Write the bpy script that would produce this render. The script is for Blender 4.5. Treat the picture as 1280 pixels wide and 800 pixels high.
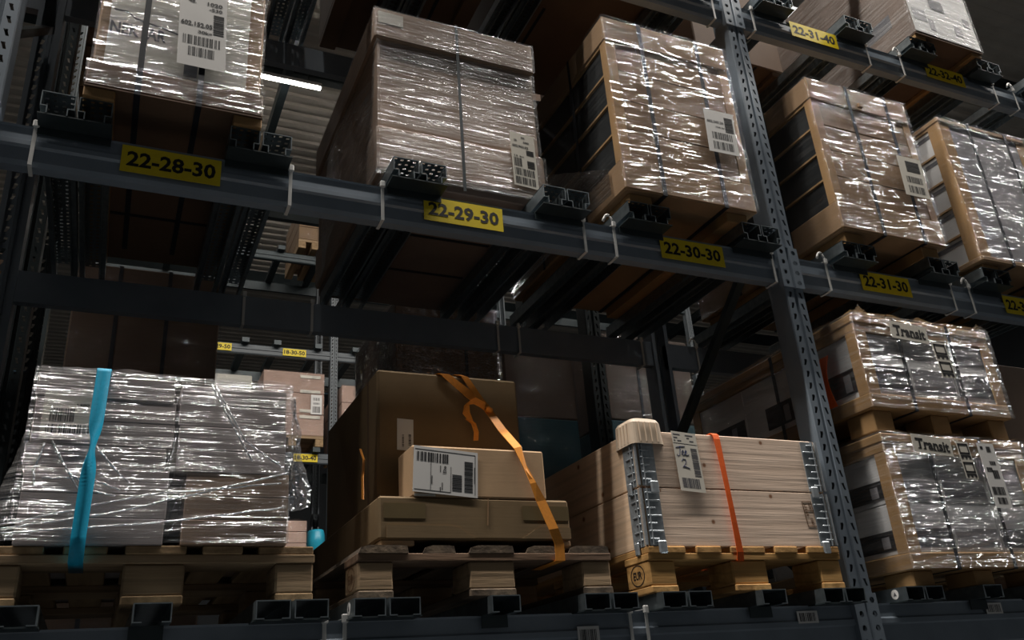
import bpy, math, random
from mathutils import Matrix, Vector, noise
for o in list(bpy.data.objects): bpy.data.objects.remove(o)
S = bpy.context.scene
COL = S.collection
random.seed(7)

# ---------------------------------------------------------------- camera
def make_camera():
    yaw, pitch, roll = 0.4502, 0.4158, -0.0764
    cy, sy, cp, sp = math.cos(yaw), math.sin(yaw), math.cos(pitch), math.sin(pitch)
    f = Vector((sy*cp, cy*cp, sp)); r = Vector((cy, -sy, 0)); u = r.cross(f)
    cr, sr = math.cos(roll), math.sin(roll)
    R = cr*r + sr*u; U = -sr*r + cr*u
    cd = bpy.data.cameras.new('camera'); cd.sensor_width = 36; cd.lens = 1083.73/1280*36
    cd.clip_start = 0.05; cd.clip_end = 100
    c = bpy.data.objects.new('camera', cd); COL.objects.link(c)
    m = Matrix((R, U, -f)).transposed().to_4x4(); m.translation = (0.2841, -2.4513, -0.2395)
    c.matrix_world = m
    S.camera = c
make_camera()

# ---------------------------------------------------------------- light
w = bpy.data.worlds.new('world'); S.world = w; w.use_nodes = True
w.node_tree.nodes['Background'].inputs[0].default_value = (0.10, 0.16, 0.20, 1)
w.node_tree.nodes['Background'].inputs[1].default_value = 0.10
def area(name, loc, sx, sy, power, col, rot=(0, 0, 0), spread=180):
    l = bpy.data.lights.new(name, 'AREA'); l.shape = 'RECTANGLE'; l.size = sx; l.size_y = sy
    l.energy = power; l.color = col; l.spread = math.radians(spread)
    o = bpy.data.objects.new(name, l); COL.objects.link(o); o.location = loc; o.rotation_euler = rot
    return o
# rows of tube lamps over the aisle in front of the rack and over the aisle behind it
for i, x in enumerate((-6.0, -3.2, -0.4, 2.4, 5.2, 8.0, 10.8, 13.6, 16.4, 19.2)):
    area('aisle_tube_light', (x, -1.0, 8.6), 2.3, 0.16, 370 if x < 9 else 190, (1.0, 0.94, 0.87))
for i, x in enumerate((-3, 0.5, 4, 8)):
    area('rear_aisle_tube_light', (x, 5.6, 8.6), 2.4, 0.06, 28, (1.0, 0.94, 0.88))
S.view_settings.view_transform = 'Standard'
S.view_settings.look = 'None'
S.view_settings.exposure = 0.0
S.view_settings.gamma = 1.0
S.view_settings.use_curve_mapping = False

# ---------------------------------------------------------------- materials
def newmat(name):
    m = bpy.data.materials.new(name); m.use_nodes = True
    nt = m.node_tree; nt.nodes.clear()
    out = nt.nodes.new('ShaderNodeOutputMaterial')
    return m, nt, out
def N(nt, t, **kw):
    n = nt.nodes.new('ShaderNode'+t)
    for k, v in kw.items():
        if k in n.inputs.keys() if isinstance(k, str) else False: n.inputs[k].default_value = v
        else: setattr(n, k, v)
    return n
def coords(nt, scale, rot=(0, 0, 0)):
    tc = N(nt, 'TexCoord'); mp = N(nt, 'Mapping')
    mp.inputs['Scale'].default_value = scale; mp.inputs['Rotation'].default_value = rot
    nt.links.new(tc.outputs['Object'], mp.inputs['Vector'])
    return mp.outputs['Vector']
def tex_noise(nt, vec, scale, detail=3, rough=0.55):
    n = N(nt, 'TexNoise'); n.inputs['Scale'].default_value = scale
    n.inputs['Detail'].default_value = detail; n.inputs['Roughness'].default_value = rough
    nt.links.new(vec, n.inputs['Vector']); return n.outputs['Fac']
def ramp(nt, fac, stops):
    r = N(nt, 'ValToRGB'); cr = r.color_ramp
    while len(cr.elements) < len(stops): cr.elements.new(0.5)
    for e, (p, c) in zip(cr.elements, stops):
        e.position = p; e.color = (c[0], c[1], c[2], 1) if not isinstance(c, (int, float)) else (c, c, c, 1)
    nt.links.new(fac, r.inputs['Fac']); return r.outputs['Color']
def mulc(nt, a, b, f=1.0, mode='MULTIPLY'):
    m = N(nt, 'Mix'); m.data_type = 'RGBA'; m.blend_type = mode
    m.inputs['Factor'].default_value = f
    nt.links.new(a, m.inputs['A']); nt.links.new(b, m.inputs['B'])
    return m.outputs['Result']
def bump(nt, h, strength, dist=0.01, normal=None):
    b = N(nt, 'Bump'); b.inputs['Strength'].default_value = strength; b.inputs['Distance'].default_value = dist
    nt.links.new(h, b.inputs['Height'])
    if normal is not None: nt.links.new(normal, b.inputs['Normal'])
    return b.outputs['Normal']
def principled(nt, out, col, rough=0.6, metal=0.0, spec=0.4, normal=None):
    p = N(nt, 'BsdfPrincipled')
    if isinstance(col, tuple): p.inputs['Base Color'].default_value = (*col, 1)
    else: nt.links.new(col, p.inputs['Base Color'])
    p.inputs['Roughness'].default_value = rough; p.inputs['Metallic'].default_value = metal
    p.inputs['Specular IOR Level'].default_value = spec
    if normal is not None: nt.links.new(normal, p.inputs['Normal'])
    nt.links.new(p.outputs[0], out.inputs[0]); return p
MATS = {}
def plain(name, col, rough=0.6, metal=0.0, spec=0.4, var=0.12, scale=18):
    m, nt, out = newmat(name)
    v = coords(nt, (1, 1, 1))
    n = tex_noise(nt, v, scale, 4)
    c = ramp(nt, n, [(0.25, tuple(x*(1-var) for x in col)), (0.75, tuple(min(1, x*(1+var)) for x in col))])
    principled(nt, out, c, rough, metal, spec); MATS[name] = m; return m
def cardboard(name, col, rough=0.75):
    m, nt, out = newmat(name)
    v = coords(nt, (1, 1, 1))
    n1 = tex_noise(nt, v, 3.5, 4); n2 = tex_noise(nt, coords(nt, (60, 60, 400)), 1.0, 2)
    c1 = ramp(nt, n1, [(0.3, tuple(x*0.82 for x in col)), (0.7, tuple(x*1.12 for x in col))])
    c2 = ramp(nt, n2, [(0.3, 0.94), (0.7, 1.0)])
    c = mulc(nt, c1, c2)
    h = tex_noise(nt, coords(nt, (4, 4, 160)), 1.0, 2)
    principled(nt, out, c, rough, 0, 0.3, bump(nt, h, 0.05, 0.003)); MATS[name] = m; return m
def wood(name, c1, c2, axis, knots=0.0, rough=0.75, rings=1.0, b=0.25):
    m, nt, out = newmat(name)
    ac = 60 if knots else 26
    sc = {'x': (1.6, ac, ac), 'y': (ac, 1.6, ac), 'z': (ac, ac, 1.6)}[axis]
    v = coords(nt, sc)
    warp = tex_noise(nt, coords(nt, tuple(s*0.22 for s in sc)), 1.2, 3)
    n = tex_noise(nt, v, 1.0, 6, 0.6)
    wv = N(nt, 'TexWave'); wv.wave_type = 'BANDS'; wv.bands_direction = 'Z' if axis != 'z' else 'X'
    wv.inputs['Scale'].default_value = 0.55*rings; wv.inputs['Distortion'].default_value = 9
    wv.inputs['Detail'].default_value = 3; wv.inputs['Detail Scale'].default_value = 0.35
    nt.links.new(coords(nt, {'x': (0.8, 13, 13), 'y': (13, 0.8, 13), 'z': (13, 13, 0.8)}[axis]), wv.inputs['Vector'])
    ca = ramp(nt, n, [(0.3, c1), (0.7, c2)])
    cb = ramp(nt, wv.outputs['Fac'], [(0.0, 0.80 if knots else 0.70), (0.30, 1.0)])
    c = mulc(nt, ca, cb, 0.6 if knots else 0.75)
    cc = ramp(nt, warp, [(0.3, 0.93 if knots else 0.78), (0.65, 1.04 if knots else 1.08)])
    c = mulc(nt, c, cc, 0.7)
    if knots:
        vo = N(nt, 'TexVoronoi'); vo.inputs['Scale'].default_value = knots
        vo.voronoi_dimensions = '2D'
        nt.links.new(coords(nt, (1, 1, 1), (math.pi/2, 0, 0) if axis == 'x' else (0, math.pi/2, 0)), vo.inputs['Vector'])
        ck = ramp(nt, vo.outputs['Distance'], [(0.0, (0.25, 0.14, 0.09)), (0.022, (0.42, 0.28, 0.2)), (0.04, 0.92), (0.08, 1.0)])
        c = mulc(nt, c, ck)
    principled(nt, out, c, rough, 0, 0.3, bump(nt, n, b, 0.006)); MATS[name] = m; return m
def film(name, rot=0.06, gloss=0.30, haze=0.22, fine=1.0, bstr=0.8, rough=0.17, tint=(0.93, 0.96, 1.0), dens=0.5, stretch=2.2):
    """clear stretch film: see-through, milky in streaks, glossy on the ridges of its wrinkles"""
    m, nt, out = newmat(name)
    va = coords(nt, (stretch, stretch, 55*fine), (rot, rot, 0)); vb = coords(nt, (stretch*2.4, stretch*2.4, 170*fine), (-rot*0.6, -rot*0.6, 0))
    vc = coords(nt, (1.6, 1.6, 7), (rot, rot, 0))
    na = tex_noise(nt, va, 1.0, 3); nb = tex_noise(nt, vb, 1.0, 2); nc = tex_noise(nt, vc, 1.6, 3)
    add = N(nt, 'Math'); add.operation = 'ADD'; nt.links.new(na, add.inputs[0])
    mu = N(nt, 'Math'); mu.operation = 'MULTIPLY'; mu.inputs[1].default_value = 0.45; nt.links.new(nb, mu.inputs[0])
    nt.links.new(mu.outputs[0], add.inputs[1])
    nrm = bump(nt, add.outputs[0], bstr, 0.035)
    g = N(nt, 'BsdfAnisotropic'); g.inputs['Color'].default_value = (*tint, 1); g.inputs['Roughness'].default_value = rough
    nt.links.new(nrm, g.inputs['Normal'])
    d = N(nt, 'BsdfDiffuse'); d.inputs['Color'].default_value = (0.78, 0.77, 0.75, 1)
    nt.links.new(nrm, d.inputs['Normal'])
    t = N(nt, 'BsdfTransparent'); t.inputs['Color'].default_value = (0.94, 0.95, 0.96, 1)
    # haze factor: streaks times large patches
    st = ramp(nt, na, [(dens-0.06, 0.0), (dens+0.16, 1.0)])
    pa = ramp(nt, nc, [(0.30, 0.25), (0.70, 1.0)])
    hz = mulc(nt, st, pa)
    hm = N(nt, 'Math'); hm.operation = 'MULTIPLY_ADD'; hm.inputs[1].default_value = haze; hm.inputs[2].default_value = haze*0.12
    nt.links.new(hz, hm.inputs[0])
    mix1 = N(nt, 'MixShader'); nt.links.new(hm.outputs[0], mix1.inputs[0])
    nt.links.new(t.outputs[0], mix1.inputs[1]); nt.links.new(d.outputs[0], mix1.inputs[2])
    gm = N(nt, 'Math'); gm.operation = 'MULTIPLY_ADD'; gm.inputs[1].default_value = gloss; gm.inputs[2].default_value = gloss*0.35
    nt.links.new(pa, gm.inputs[0])
    mix2 = N(nt, 'MixShader'); nt.links.new(gm.outputs[0], mix2.inputs[0])
    nt.links.new(mix1.outputs[0], mix2.inputs[1]); nt.links.new(g.outputs[0], mix2.inputs[2])
    nt.links.new(mix2.outputs[0], out.inputs[0]); MATS[name] = m; return m
def emit(name, col, s):
    m, nt, out = newmat(name); e = N(nt, 'Emission'); e.inputs[0].default_value = (*col, 1); e.inputs[1].default_value = s
    nt.links.new(e.outputs[0], out.inputs[0]); MATS[name] = m

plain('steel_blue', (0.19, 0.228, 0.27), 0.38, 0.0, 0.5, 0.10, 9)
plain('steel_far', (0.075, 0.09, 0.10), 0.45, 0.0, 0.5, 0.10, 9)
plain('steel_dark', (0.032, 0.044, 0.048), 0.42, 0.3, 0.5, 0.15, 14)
plain('galvanised', (0.22, 0.26, 0.28), 0.36, 0.85, 0.5, 0.25, 40)
plain('hinge_steel', (0.46, 0.50, 0.53), 0.34, 0.6, 0.5, 0.25, 60)
plain('label_yellow', (0.72, 0.55, 0.012), 0.45, 0, 0.4, 0.08, 30)
plain('print_black', (0.012, 0.012, 0.014), 0.6, 0, 0.3, 0.05)
plain('print_grey', (0.10, 0.10, 0.11), 0.7, 0, 0.2, 0.05)
plain('print_brown', (0.16, 0.085, 0.045), 0.8, 0, 0.2, 0.15, 60)
plain('ink_blue', (0.015, 0.03, 0.14), 0.6, 0, 0.3, 0.05)
plain('paper', (0.66, 0.65, 0.63), 0.7, 0, 0.3, 0.05, 8)
plain('paper_cream', (0.58, 0.55, 0.48), 0.7, 0, 0.3, 0.06, 8)
plain('tie_plastic', (0.62, 0.62, 0.60), 0.4, 0, 0.5, 0.05)
plain('cap_plastic', (0.62, 0.50, 0.38), 0.45, 0, 0.4, 0.05)
plain('strap_black', (0.010, 0.013, 0.018), 0.6, 0, 0.25, 0.1)
plain('strap_grey', (0.04, 0.05, 0.055), 0.6, 0, 0.25, 0.1)
plain('strap_blue', (0.005, 0.34, 0.55), 0.5, 0, 0.4, 0.10, 120)
plain('strap_orange', (0.80, 0.30, 0.04), 0.5, 0, 0.4, 0.10, 120)
plain('strap_red_orange', (0.80, 0.12, 0.012), 0.5, 0, 0.4, 0.10, 120)
plain('pack_black', (0.009, 0.011, 0.012), 0.6, 0, 0.3, 0.2, 20)
plain('pack_white', (0.60, 0.59, 0.58), 0.6, 0, 0.4, 0.08, 7)
plain('pack_grey', (0.26, 0.25, 0.26), 0.6, 0, 0.4, 0.15, 6)
plain('pack_teal', (0.03, 0.10, 0.13), 0.6, 0, 0.4, 0.2, 8)
plain('bag_blue', (0.02, 0.33, 0.48), 0.35, 0, 0.5, 0.2, 6)
plain('bag_white', (0.55, 0.58, 0.60), 0.4, 0, 0.5, 0.1, 6)
plain('tape_brown', (0.13, 0.095, 0.045), 0.3, 0, 0.5, 0.1)
plain('roof_sheet', (0.58, 0.53, 0.46), 0.7, 0, 0.3, 0.12, 2)
plain('concrete', (0.035, 0.04, 0.045), 0.6, 0, 0.4, 0.15, 3)
plain('wall_panel', (0.04, 0.045, 0.05), 0.7, 0, 0.3, 0.08, 2)
emit('tube_glow', (1.0, 0.95, 0.88), 80.0)
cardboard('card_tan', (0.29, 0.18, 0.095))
cardboard('card_light', (0.27, 0.165, 0.088))
cardboard('card_mauve', (0.27, 0.183, 0.125))
cardboard('card_olive', (0.20, 0.135, 0.068))
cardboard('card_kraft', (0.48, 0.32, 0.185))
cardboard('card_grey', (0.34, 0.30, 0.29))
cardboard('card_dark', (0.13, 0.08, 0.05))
cardboard('card_shaded', (0.17, 0.125, 0.10))  # cardboard with shade put into its colour
cardboard('card_yellow', (0.34, 0.20, 0.085))
cardboard('card_pink', (0.50, 0.34, 0.27))
wood('pine_x', (0.82, 0.62, 0.475), (0.90, 0.705, 0.56), 'x', 4.2)
wood('pine_y', (0.70, 0.49, 0.32), (0.84, 0.62, 0.44), 'y', 3.6)
wood('old_x', (0.22, 0.15, 0.085), (0.40, 0.28, 0.17), 'x', 0, 0.85, 1.3, 0.5)
wood('old_y', (0.22, 0.145, 0.075), (0.43, 0.29, 0.16), 'y', 0, 0.85, 1.3, 0.5)
wood('weathered_x', (0.10, 0.065, 0.045), (0.26, 0.165, 0.105), 'x', 0, 0.9, 1.3, 0.6)
wood('weathered_y', (0.06, 0.046, 0.036), (0.19, 0.14, 0.095), 'y', 0, 0.9, 1.3, 0.6)
wood('honey_x', (0.36, 0.19, 0.06), (0.62, 0.36, 0.13), 'x', 0, 0.85, 1.2, 0.5)
wood('honey_y', (0.34, 0.18, 0.06), (0.58, 0.34, 0.13), 'y', 0, 0.85, 1.2, 0.5)
film('film_clear', 0.03, 0.095, 0.045, 1.6, 0.75, 0.08, stretch=1.8)
film('film_milky', 0.04, 0.036, 0.20, 1.6, 0.7, 0.16, dens=0.46, stretch=4)
film('film_dense', 0.04, 0.078, 0.03, 1.6, 0.75, 0.08, stretch=1.8)
film('film_tail', 0.4, 0.55, 0.35, 0.4, 0.8, 0.10, stretch=14, dens=0.42)
film('film_creased', 0.06, 0.12, 0.24, 1.3, 0.55, 0.08, stretch=0.9, dens=0.48)
film('film_taut', -0.10, 0.17, 0.12, 1.1, 1.0, 0.09, stretch=1.3, dens=0.50)
film('film_side', 0.0, 0.6, 0.10, 1.2, 0.5, 0.06, stretch=2.0, dens=0.5)
film('film_rope', 0.3, 0.5, 0.5, 0.6, 0.6, 0.12, stretch=20, dens=0.35)
film('film_loose', 0.5, 0.26, 0.06, 0.25, 0.8, 0.07, stretch=8, dens=0.55)

# ---------------------------------------------------------------- mesh helpers
def base_of(p):
    while p.parent is not None: p = p.parent
    return Vector(p.location)
class MB:
    def __init__(s): s.v = []; s.f = []; s.mi = []; s.cur = 0
    def add(s, vs, fs):
        o = len(s.v); s.v += [tuple(p) for p in vs]; s.f += [tuple(i+o for i in f) for f in fs]
        s.mi += [s.cur]*len(fs); return s
    def box(s, x0, x1, y0, y1, z0, z1):
        vs = [(x, y, z) for z in (z0, z1) for y in (y0, y1) for x in (x0, x1)]
        return s.add(vs, [(0, 2, 3, 1), (4, 5, 7, 6), (0, 1, 5, 4), (2, 6, 7, 3), (0, 4, 6, 2), (1, 3, 7, 5)])
    def cbox(s, x0, x1, y0, y1, z0, z1, b=0.004):
        """box with chamfered edges"""
        X = (x0, x1); Y = (y0, y1); Z = (z0, z1); vs = []; idx = {}
        for i in (0, 1):
            for j in (0, 1):
                for k in (0, 1):
                    dx = b if i == 0 else -b; dy = b if j == 0 else -b; dz = b if k == 0 else -b
                    for a, p in (('x', (X[i], Y[j]+dy, Z[k]+dz)), ('y', (X[i]+dx, Y[j], Z[k]+dz)), ('z', (X[i]+dx, Y[j]+dy, Z[k]))):
                        idx[(a, i, j, k)] = len(vs); vs.append(p)
        fs = []
        for a in 'xyz':
            for t in (0, 1):
                if a == 'x': q = [(a, t, 0, 0), (a, t, 1, 0), (a, t, 1, 1), (a, t, 0, 1)]
                elif a == 'y': q = [(a, 0, t, 0), (a, 0, t, 1), (a, 1, t, 1), (a, 1, t, 0)]
                else: q = [(a, 0, 0, t), (a, 1, 0, t), (a, 1, 1, t), (a, 0, 1, t)]
                fs.append(tuple(idx[c] for c in (q if t == 1 else q[::-1])))
        for p in (0, 1):
            for r in (0, 1):
                fs.append((idx[('x', p, r, 0)], idx[('x', p, r, 1)], idx[('y', p, r, 1)], idx[('y', p, r, 0)]))
                fs.append((idx[('x', p, 0, r)], idx[('x', p, 1, r)], idx[('z', p, 1, r)], idx[('z', p, 0, r)]))
                fs.append((idx[('y', 0, p, r)], idx[('y', 1, p, r)], idx[('z', 1, p, r)], idx[('z', 0, p, r)]))
        for i in (0, 1):
            for j in (0, 1):
                for k in (0, 1): fs.append((idx[('x', i, j, k)], idx[('y', i, j, k)], idx[('z', i, j, k)]))
        return s.add(vs, fs)
    def prism_x(s, prof, x0, x1, cap=True):
        n = len(prof); vs = [(x0, y, z) for y, z in prof]+[(x1, y, z) for y, z in prof]
        fs = [(i, (i+1) % n, n+(i+1) % n, n+i) for i in range(n)]
        if cap: fs += [tuple(range(n))[::-1], tuple(range(n, 2*n))]
        return s.add(vs, fs)
    def prism_y(s, prof, y0, y1, cap=True):
        n = len(prof); vs = [(x, y0, z) for x, z in prof]+[(x, y1, z) for x, z in prof]
        fs = [(i, n+i, n+(i+1) % n, (i+1) % n) for i in range(n)]
        if cap: fs += [tuple(range(n)), tuple(range(n, 2*n))[::-1]]
        return s.add(vs, fs)
    def tube(s, pts, r, n=6):
        pts = [Vector(p) for p in pts]; rings = []
        for i, p in enumerate(pts):
            t = (pts[min(i+1, len(pts)-1)]-pts[max(i-1, 0)]).normalized()
            a = t.orthogonal().normalized(); b = t.cross(a)
            rings.append([p+r*(math.cos(2*math.pi*k/n)*a+math.sin(2*math.pi*k/n)*b) for k in range(n)])
        vs = [v for q in rings for v in q]; fs = []
        for i in range(len(rings)-1):
            for k in range(n): fs.append((i*n+k, i*n+(k+1) % n, (i+1)*n+(k+1) % n, (i+1)*n+k))
        fs += [tuple(range(n))[::-1], tuple(range((len(rings)-1)*n, len(rings)*n))]
        return s.add(vs, fs)
    def bar(s, a, b, w, d, up=(0, 0, 1)):
        a, b = Vector(a), Vector(b); t = (b-a).normalized(); u = Vector(up)
        sx = t.cross(u).normalized(); sz = sx.cross(t)
        vs = [p+i*sx*w/2+j*sz*d/2 for p in (a, b) for i, j in ((-1, -1), (1, -1), (1, 1), (-1, 1))]
        return s.add(vs, [(0, 1, 2, 3), (7, 6, 5, 4), (0, 4, 5, 1), (1, 5, 6, 2), (2, 6, 7, 3), (3, 7, 4, 0)])
    def ribbon(s, pts, th=0.002):
        """pts: list of (left point, right point, normal): a flat band with thickness"""
        vs = []
        for l, r, n in pts:
            l, r, n = Vector(l), Vector(r), Vector(n).normalized()
            vs += [l, r, r+n*th, l+n*th]
        fs = [(0, 3, 2, 1)]
        m = len(pts)
        for i in range(m-1):
            for k in range(4): fs.append((4*i+k, 4*i+(k+1) % 4, 4*i+4+(k+1) % 4, 4*i+4+k))
        e = 4*(m-1); fs.append((e, e+1, e+2, e+3))
        return s.add(vs, fs)
    def build(s, name, mat, parent=None, smooth=False, label=None):
        me = bpy.data.meshes.new(name)
        if parent is not None: off = base_of(parent)
        else:
            xs, ys, zs = zip(*s.v); off = Vector(((min(xs)+max(xs))/2, (min(ys)+max(ys))/2, min(zs)))
        me.from_pydata([(a-off.x, b-off.y, c-off.z) for a, b, c in s.v], [], s.f)
        for m in (mat if isinstance(mat, (list, tuple)) else [mat]): me.materials.append(MATS[m])
        if any(s.mi): me.polygons.foreach_set('material_index', s.mi)
        if smooth: me.polygons.foreach_set('use_smooth', [True]*len(me.polygons))
        me.update(); me.validate()
        o = bpy.data.objects.new(name, me); COL.objects.link(o)
        if parent is not None: o.parent = parent
        else: o.location = off
        if label: o['label'] = label
        return o
def tag(o, label, cat, group=None):
    o['label'] = label; o['category'] = cat
    if group: o['group'] = group
    return o
def thing(name, label, cat, loc, group=None):
    o = bpy.data.objects.new(name, None); COL.objects.link(o); o.location = loc; o.empty_display_size = 0.1
    return tag(o, label, cat, group)
def structure(o): o['kind'] = 'structure'; return o
def copy_tree(o, parent=None):
    c = o.copy(); COL.objects.link(c); c.parent = parent
    for ch in list(o.children): copy_tree(ch, c)
    return c
_txt = {}
def text_verts(s):
    if s not in _txt:  # heavy sans lettering
        cu = bpy.data.curves.new('t', 'FONT'); cu.body = s; cu.resolution_u = 2; cu.offset = 0.03
        o = bpy.data.objects.new('t', cu); COL.objects.link(o)
        dg = bpy.context.evaluated_depsgraph_get(); ev = o.evaluated_get(dg); me = ev.to_mesh()
        vs = [(v.co.x, v.co.y) for v in me.vertices]; fs = [tuple(p.vertices) for p in me.polygons]
        ev.to_mesh_clear(); bpy.data.objects.remove(o); bpy.data.curves.remove(cu)
        xs = [a for a, b in vs]; ys = [b for a, b in vs]
        x0, x1, y0, y1 = min(xs), max(xs), min(ys), max(ys)
        _txt[s] = ([((a-x0)/(x1-x0), (b-y0)/(y1-y0)) for a, b in vs], fs)
    return _txt[s]
class Sheet:
    """a flat sheet on the plane y=const facing -y, spanned by corners; prints go on it in (u, v) 0..1"""
    def __init__(s, p00, p10, p01, nrm=(0, -1, 0)):
        s.o = Vector(p00); s.a = Vector(p10)-s.o; s.b = Vector(p01)-s.o; s.n = Vector(nrm)
    def P(s, u, v, h=0.0): return s.o+s.a*u+s.b*v+s.n*h
    def slab(s, mb, u0, u1, v0, v1, h0=0, h1=0.001):
        vs = [s.P(u, v, h) for h in (h0, h1) for u, v in ((u0, v0), (u1, v0), (u1, v1), (u0, v1))]
        mb.add(vs, [(3, 2, 1, 0), (4, 5, 6, 7), (0, 1, 5, 4), (1, 2, 6, 5), (2, 3, 7, 6), (3, 0, 4, 7)])
    def text(s, mb, t, u0, u1, v0, v1, h=0.0016, rot=0):
        vs, fs = text_verts(t)
        if rot == 90: vs = [(1-b, a) for a, b in vs]
        if rot == -90: vs = [(b, 1-a) for a, b in vs]
        mb.add([s.P(u0+(u1-u0)*a, v0+(v1-v0)*b, h) for a, b in vs], fs)
    def barcode(s, mb, u0, u1, v0, v1, n=22, vertical=False, h=0.0012, seed=1):
        rr = random.Random(seed); ws = [rr.choice((1, 1, 2, 3)) for _ in range(n*2)]; tot = sum(ws); p = 0
        for i, wd in enumerate(ws):
            if i % 2 == 0:
                a, b = p/tot, (p+wd)/tot
                if vertical: s.slab(mb, u0, u1, v0+(v1-v0)*a, v0+(v1-v0)*b, 0.0008, h)
                else: s.slab(mb, u0+(u1-u0)*a, u0+(u1-u0)*b, v0, v1, 0.0008, h)
            p += wd
def film_wrap(x0, x1, y0, y1, z0, z1, amp=0.002, seed=0, off=0.004, step=0.03, zstep=0.0058, crease=0.0, zf=55, shear=0.0, faces='flrb', top=False, skirt=None):
    """stretch film round a load: one sheet round the perimeter, wrinkled outwards"""
    x0 -= off; x1 += off; y0 -= off; y1 += off
    per = []
    def side(a, b, n):
        L = math.hypot(b[0]-a[0], b[1]-a[1]); k = max(2, int(L/step))
        for i in range(k): t = i/k; per.append((a[0]+(b[0]-a[0])*t, a[1]+(b[1]-a[1])*t, n))
    side((x0, y1), (x0, y0), (-1, 0)); side((x0, y0), (x1, y0), (0, -1)); side((x1, y0), (x1, y1), (1, 0))
    per.append((x1, y1, (1, 0)))
    nz = max(3, int((z1-z0)/zstep)); mb = MB(); vs = []
    s = 0; prev = None
    for (x, y, n) in per:
        if prev: s += math.hypot(x-prev[0], y-prev[1])
        prev = (x, y)
        for j in range(nz+1):
            z = z0+(z1-z0)*j/nz
            zz = z-s*shear; d = noise.noise(Vector((s*2.0, (zz+s*0.02)*zf, seed)))*amp+noise.noise(Vector((s*6, (zz-s*0.03)*zf*2.1, seed+9)))*amp*0.38
            if crease:
                q = noise.noise(Vector((s*4, z*5, seed+3))); r = noise.noise(Vector(((s+z*1.3)*9, (z-s*0.6)*5, seed+5)))
                d += crease*(1-abs(r)*2.6)*max(0, q+0.25)
            if skirt: d += skirt(x, y, z, n)
            d = max(d, -off*0.7)
            vs.append((x+n[0]*d, y+n[1]*d, z))
    fs = []
    m = nz+1
    for i in range(len(per)-1):
        for j in range(nz): fs.append((i*m+j, (i+1)*m+j, (i+1)*m+j+1, i*m+j+1))
    mb.add(vs, fs)
    if top:
        nx, ny = int((x1-x0)/0.03), int((y1-y0)/0.06)
        tv = [(x0+(x1-x0)*i/nx, y0+(y1-y0)*j/ny, z1+0.002+amp+noise.noise(Vector((i*0.35, j*0.5, seed+20)))*(amp*2+crease*0.8)) for i in range(nx+1) for j in range(ny+1)]
        mb.add(tv, [(i*(ny+1)+j, (i+1)*(ny+1)+j, (i+1)*(ny+1)+j+1, i*(ny+1)+j+1) for i in range(nx) for j in range(ny)])
    return mb

# ---------------------------------------------------------------- setting
structure(MB().box(-12, 22, -9, 24, -1.8, -1.7).build('floor', 'concrete'))
cb = MB(); prof = []
y = -9.0; k = 0
while y < 24:
    prof += [(y, 9.30), (y+0.10, 9.30), (y+0.13, 9.34), (y+0.22, 9.34)]; y += 0.25
cb.add([(-12, a, b) for a, b in prof]+[(22, a, b) for a, b in prof], [(i, i+1, len(prof)+i+1, len(prof)+i) for i in range(len(prof)-1)])
structure(cb.build('ceiling', 'roof_sheet'))
cpar = [o for o in COL.objects if o.name == 'ceiling'][0]
for yy in (-6, -2.5, 1.2, 5.0, 8.6, 12.2, 16): MB().box(-12, 22, yy, yy+0.16, 9.02, 9.30).build('purlin', 'steel_dark', cpar)
for xx in (-4, 2, 8, 14): MB().box(xx, xx+0.12, -9, 24, 8.80, 9.02).build('rafter', 'steel_dark', cpar)
structure(MB().box(-12, 22, 24, 24.1, -1.7, 9.3).build('wall_back', 'wall_panel'))
structure(MB().box(-12.1, -12, -9, 24, -1.7, 9.3).build('wall_left', 'wall_panel'))
structure(MB().box(22, 22.1, -9, 24, -1.7, 9.3).build('wall_right', 'wall_panel'))
structure(MB().box(-12, 22, -9.1, -9, -1.7, 9.3).build('wall_front', 'wall_panel'))

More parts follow.
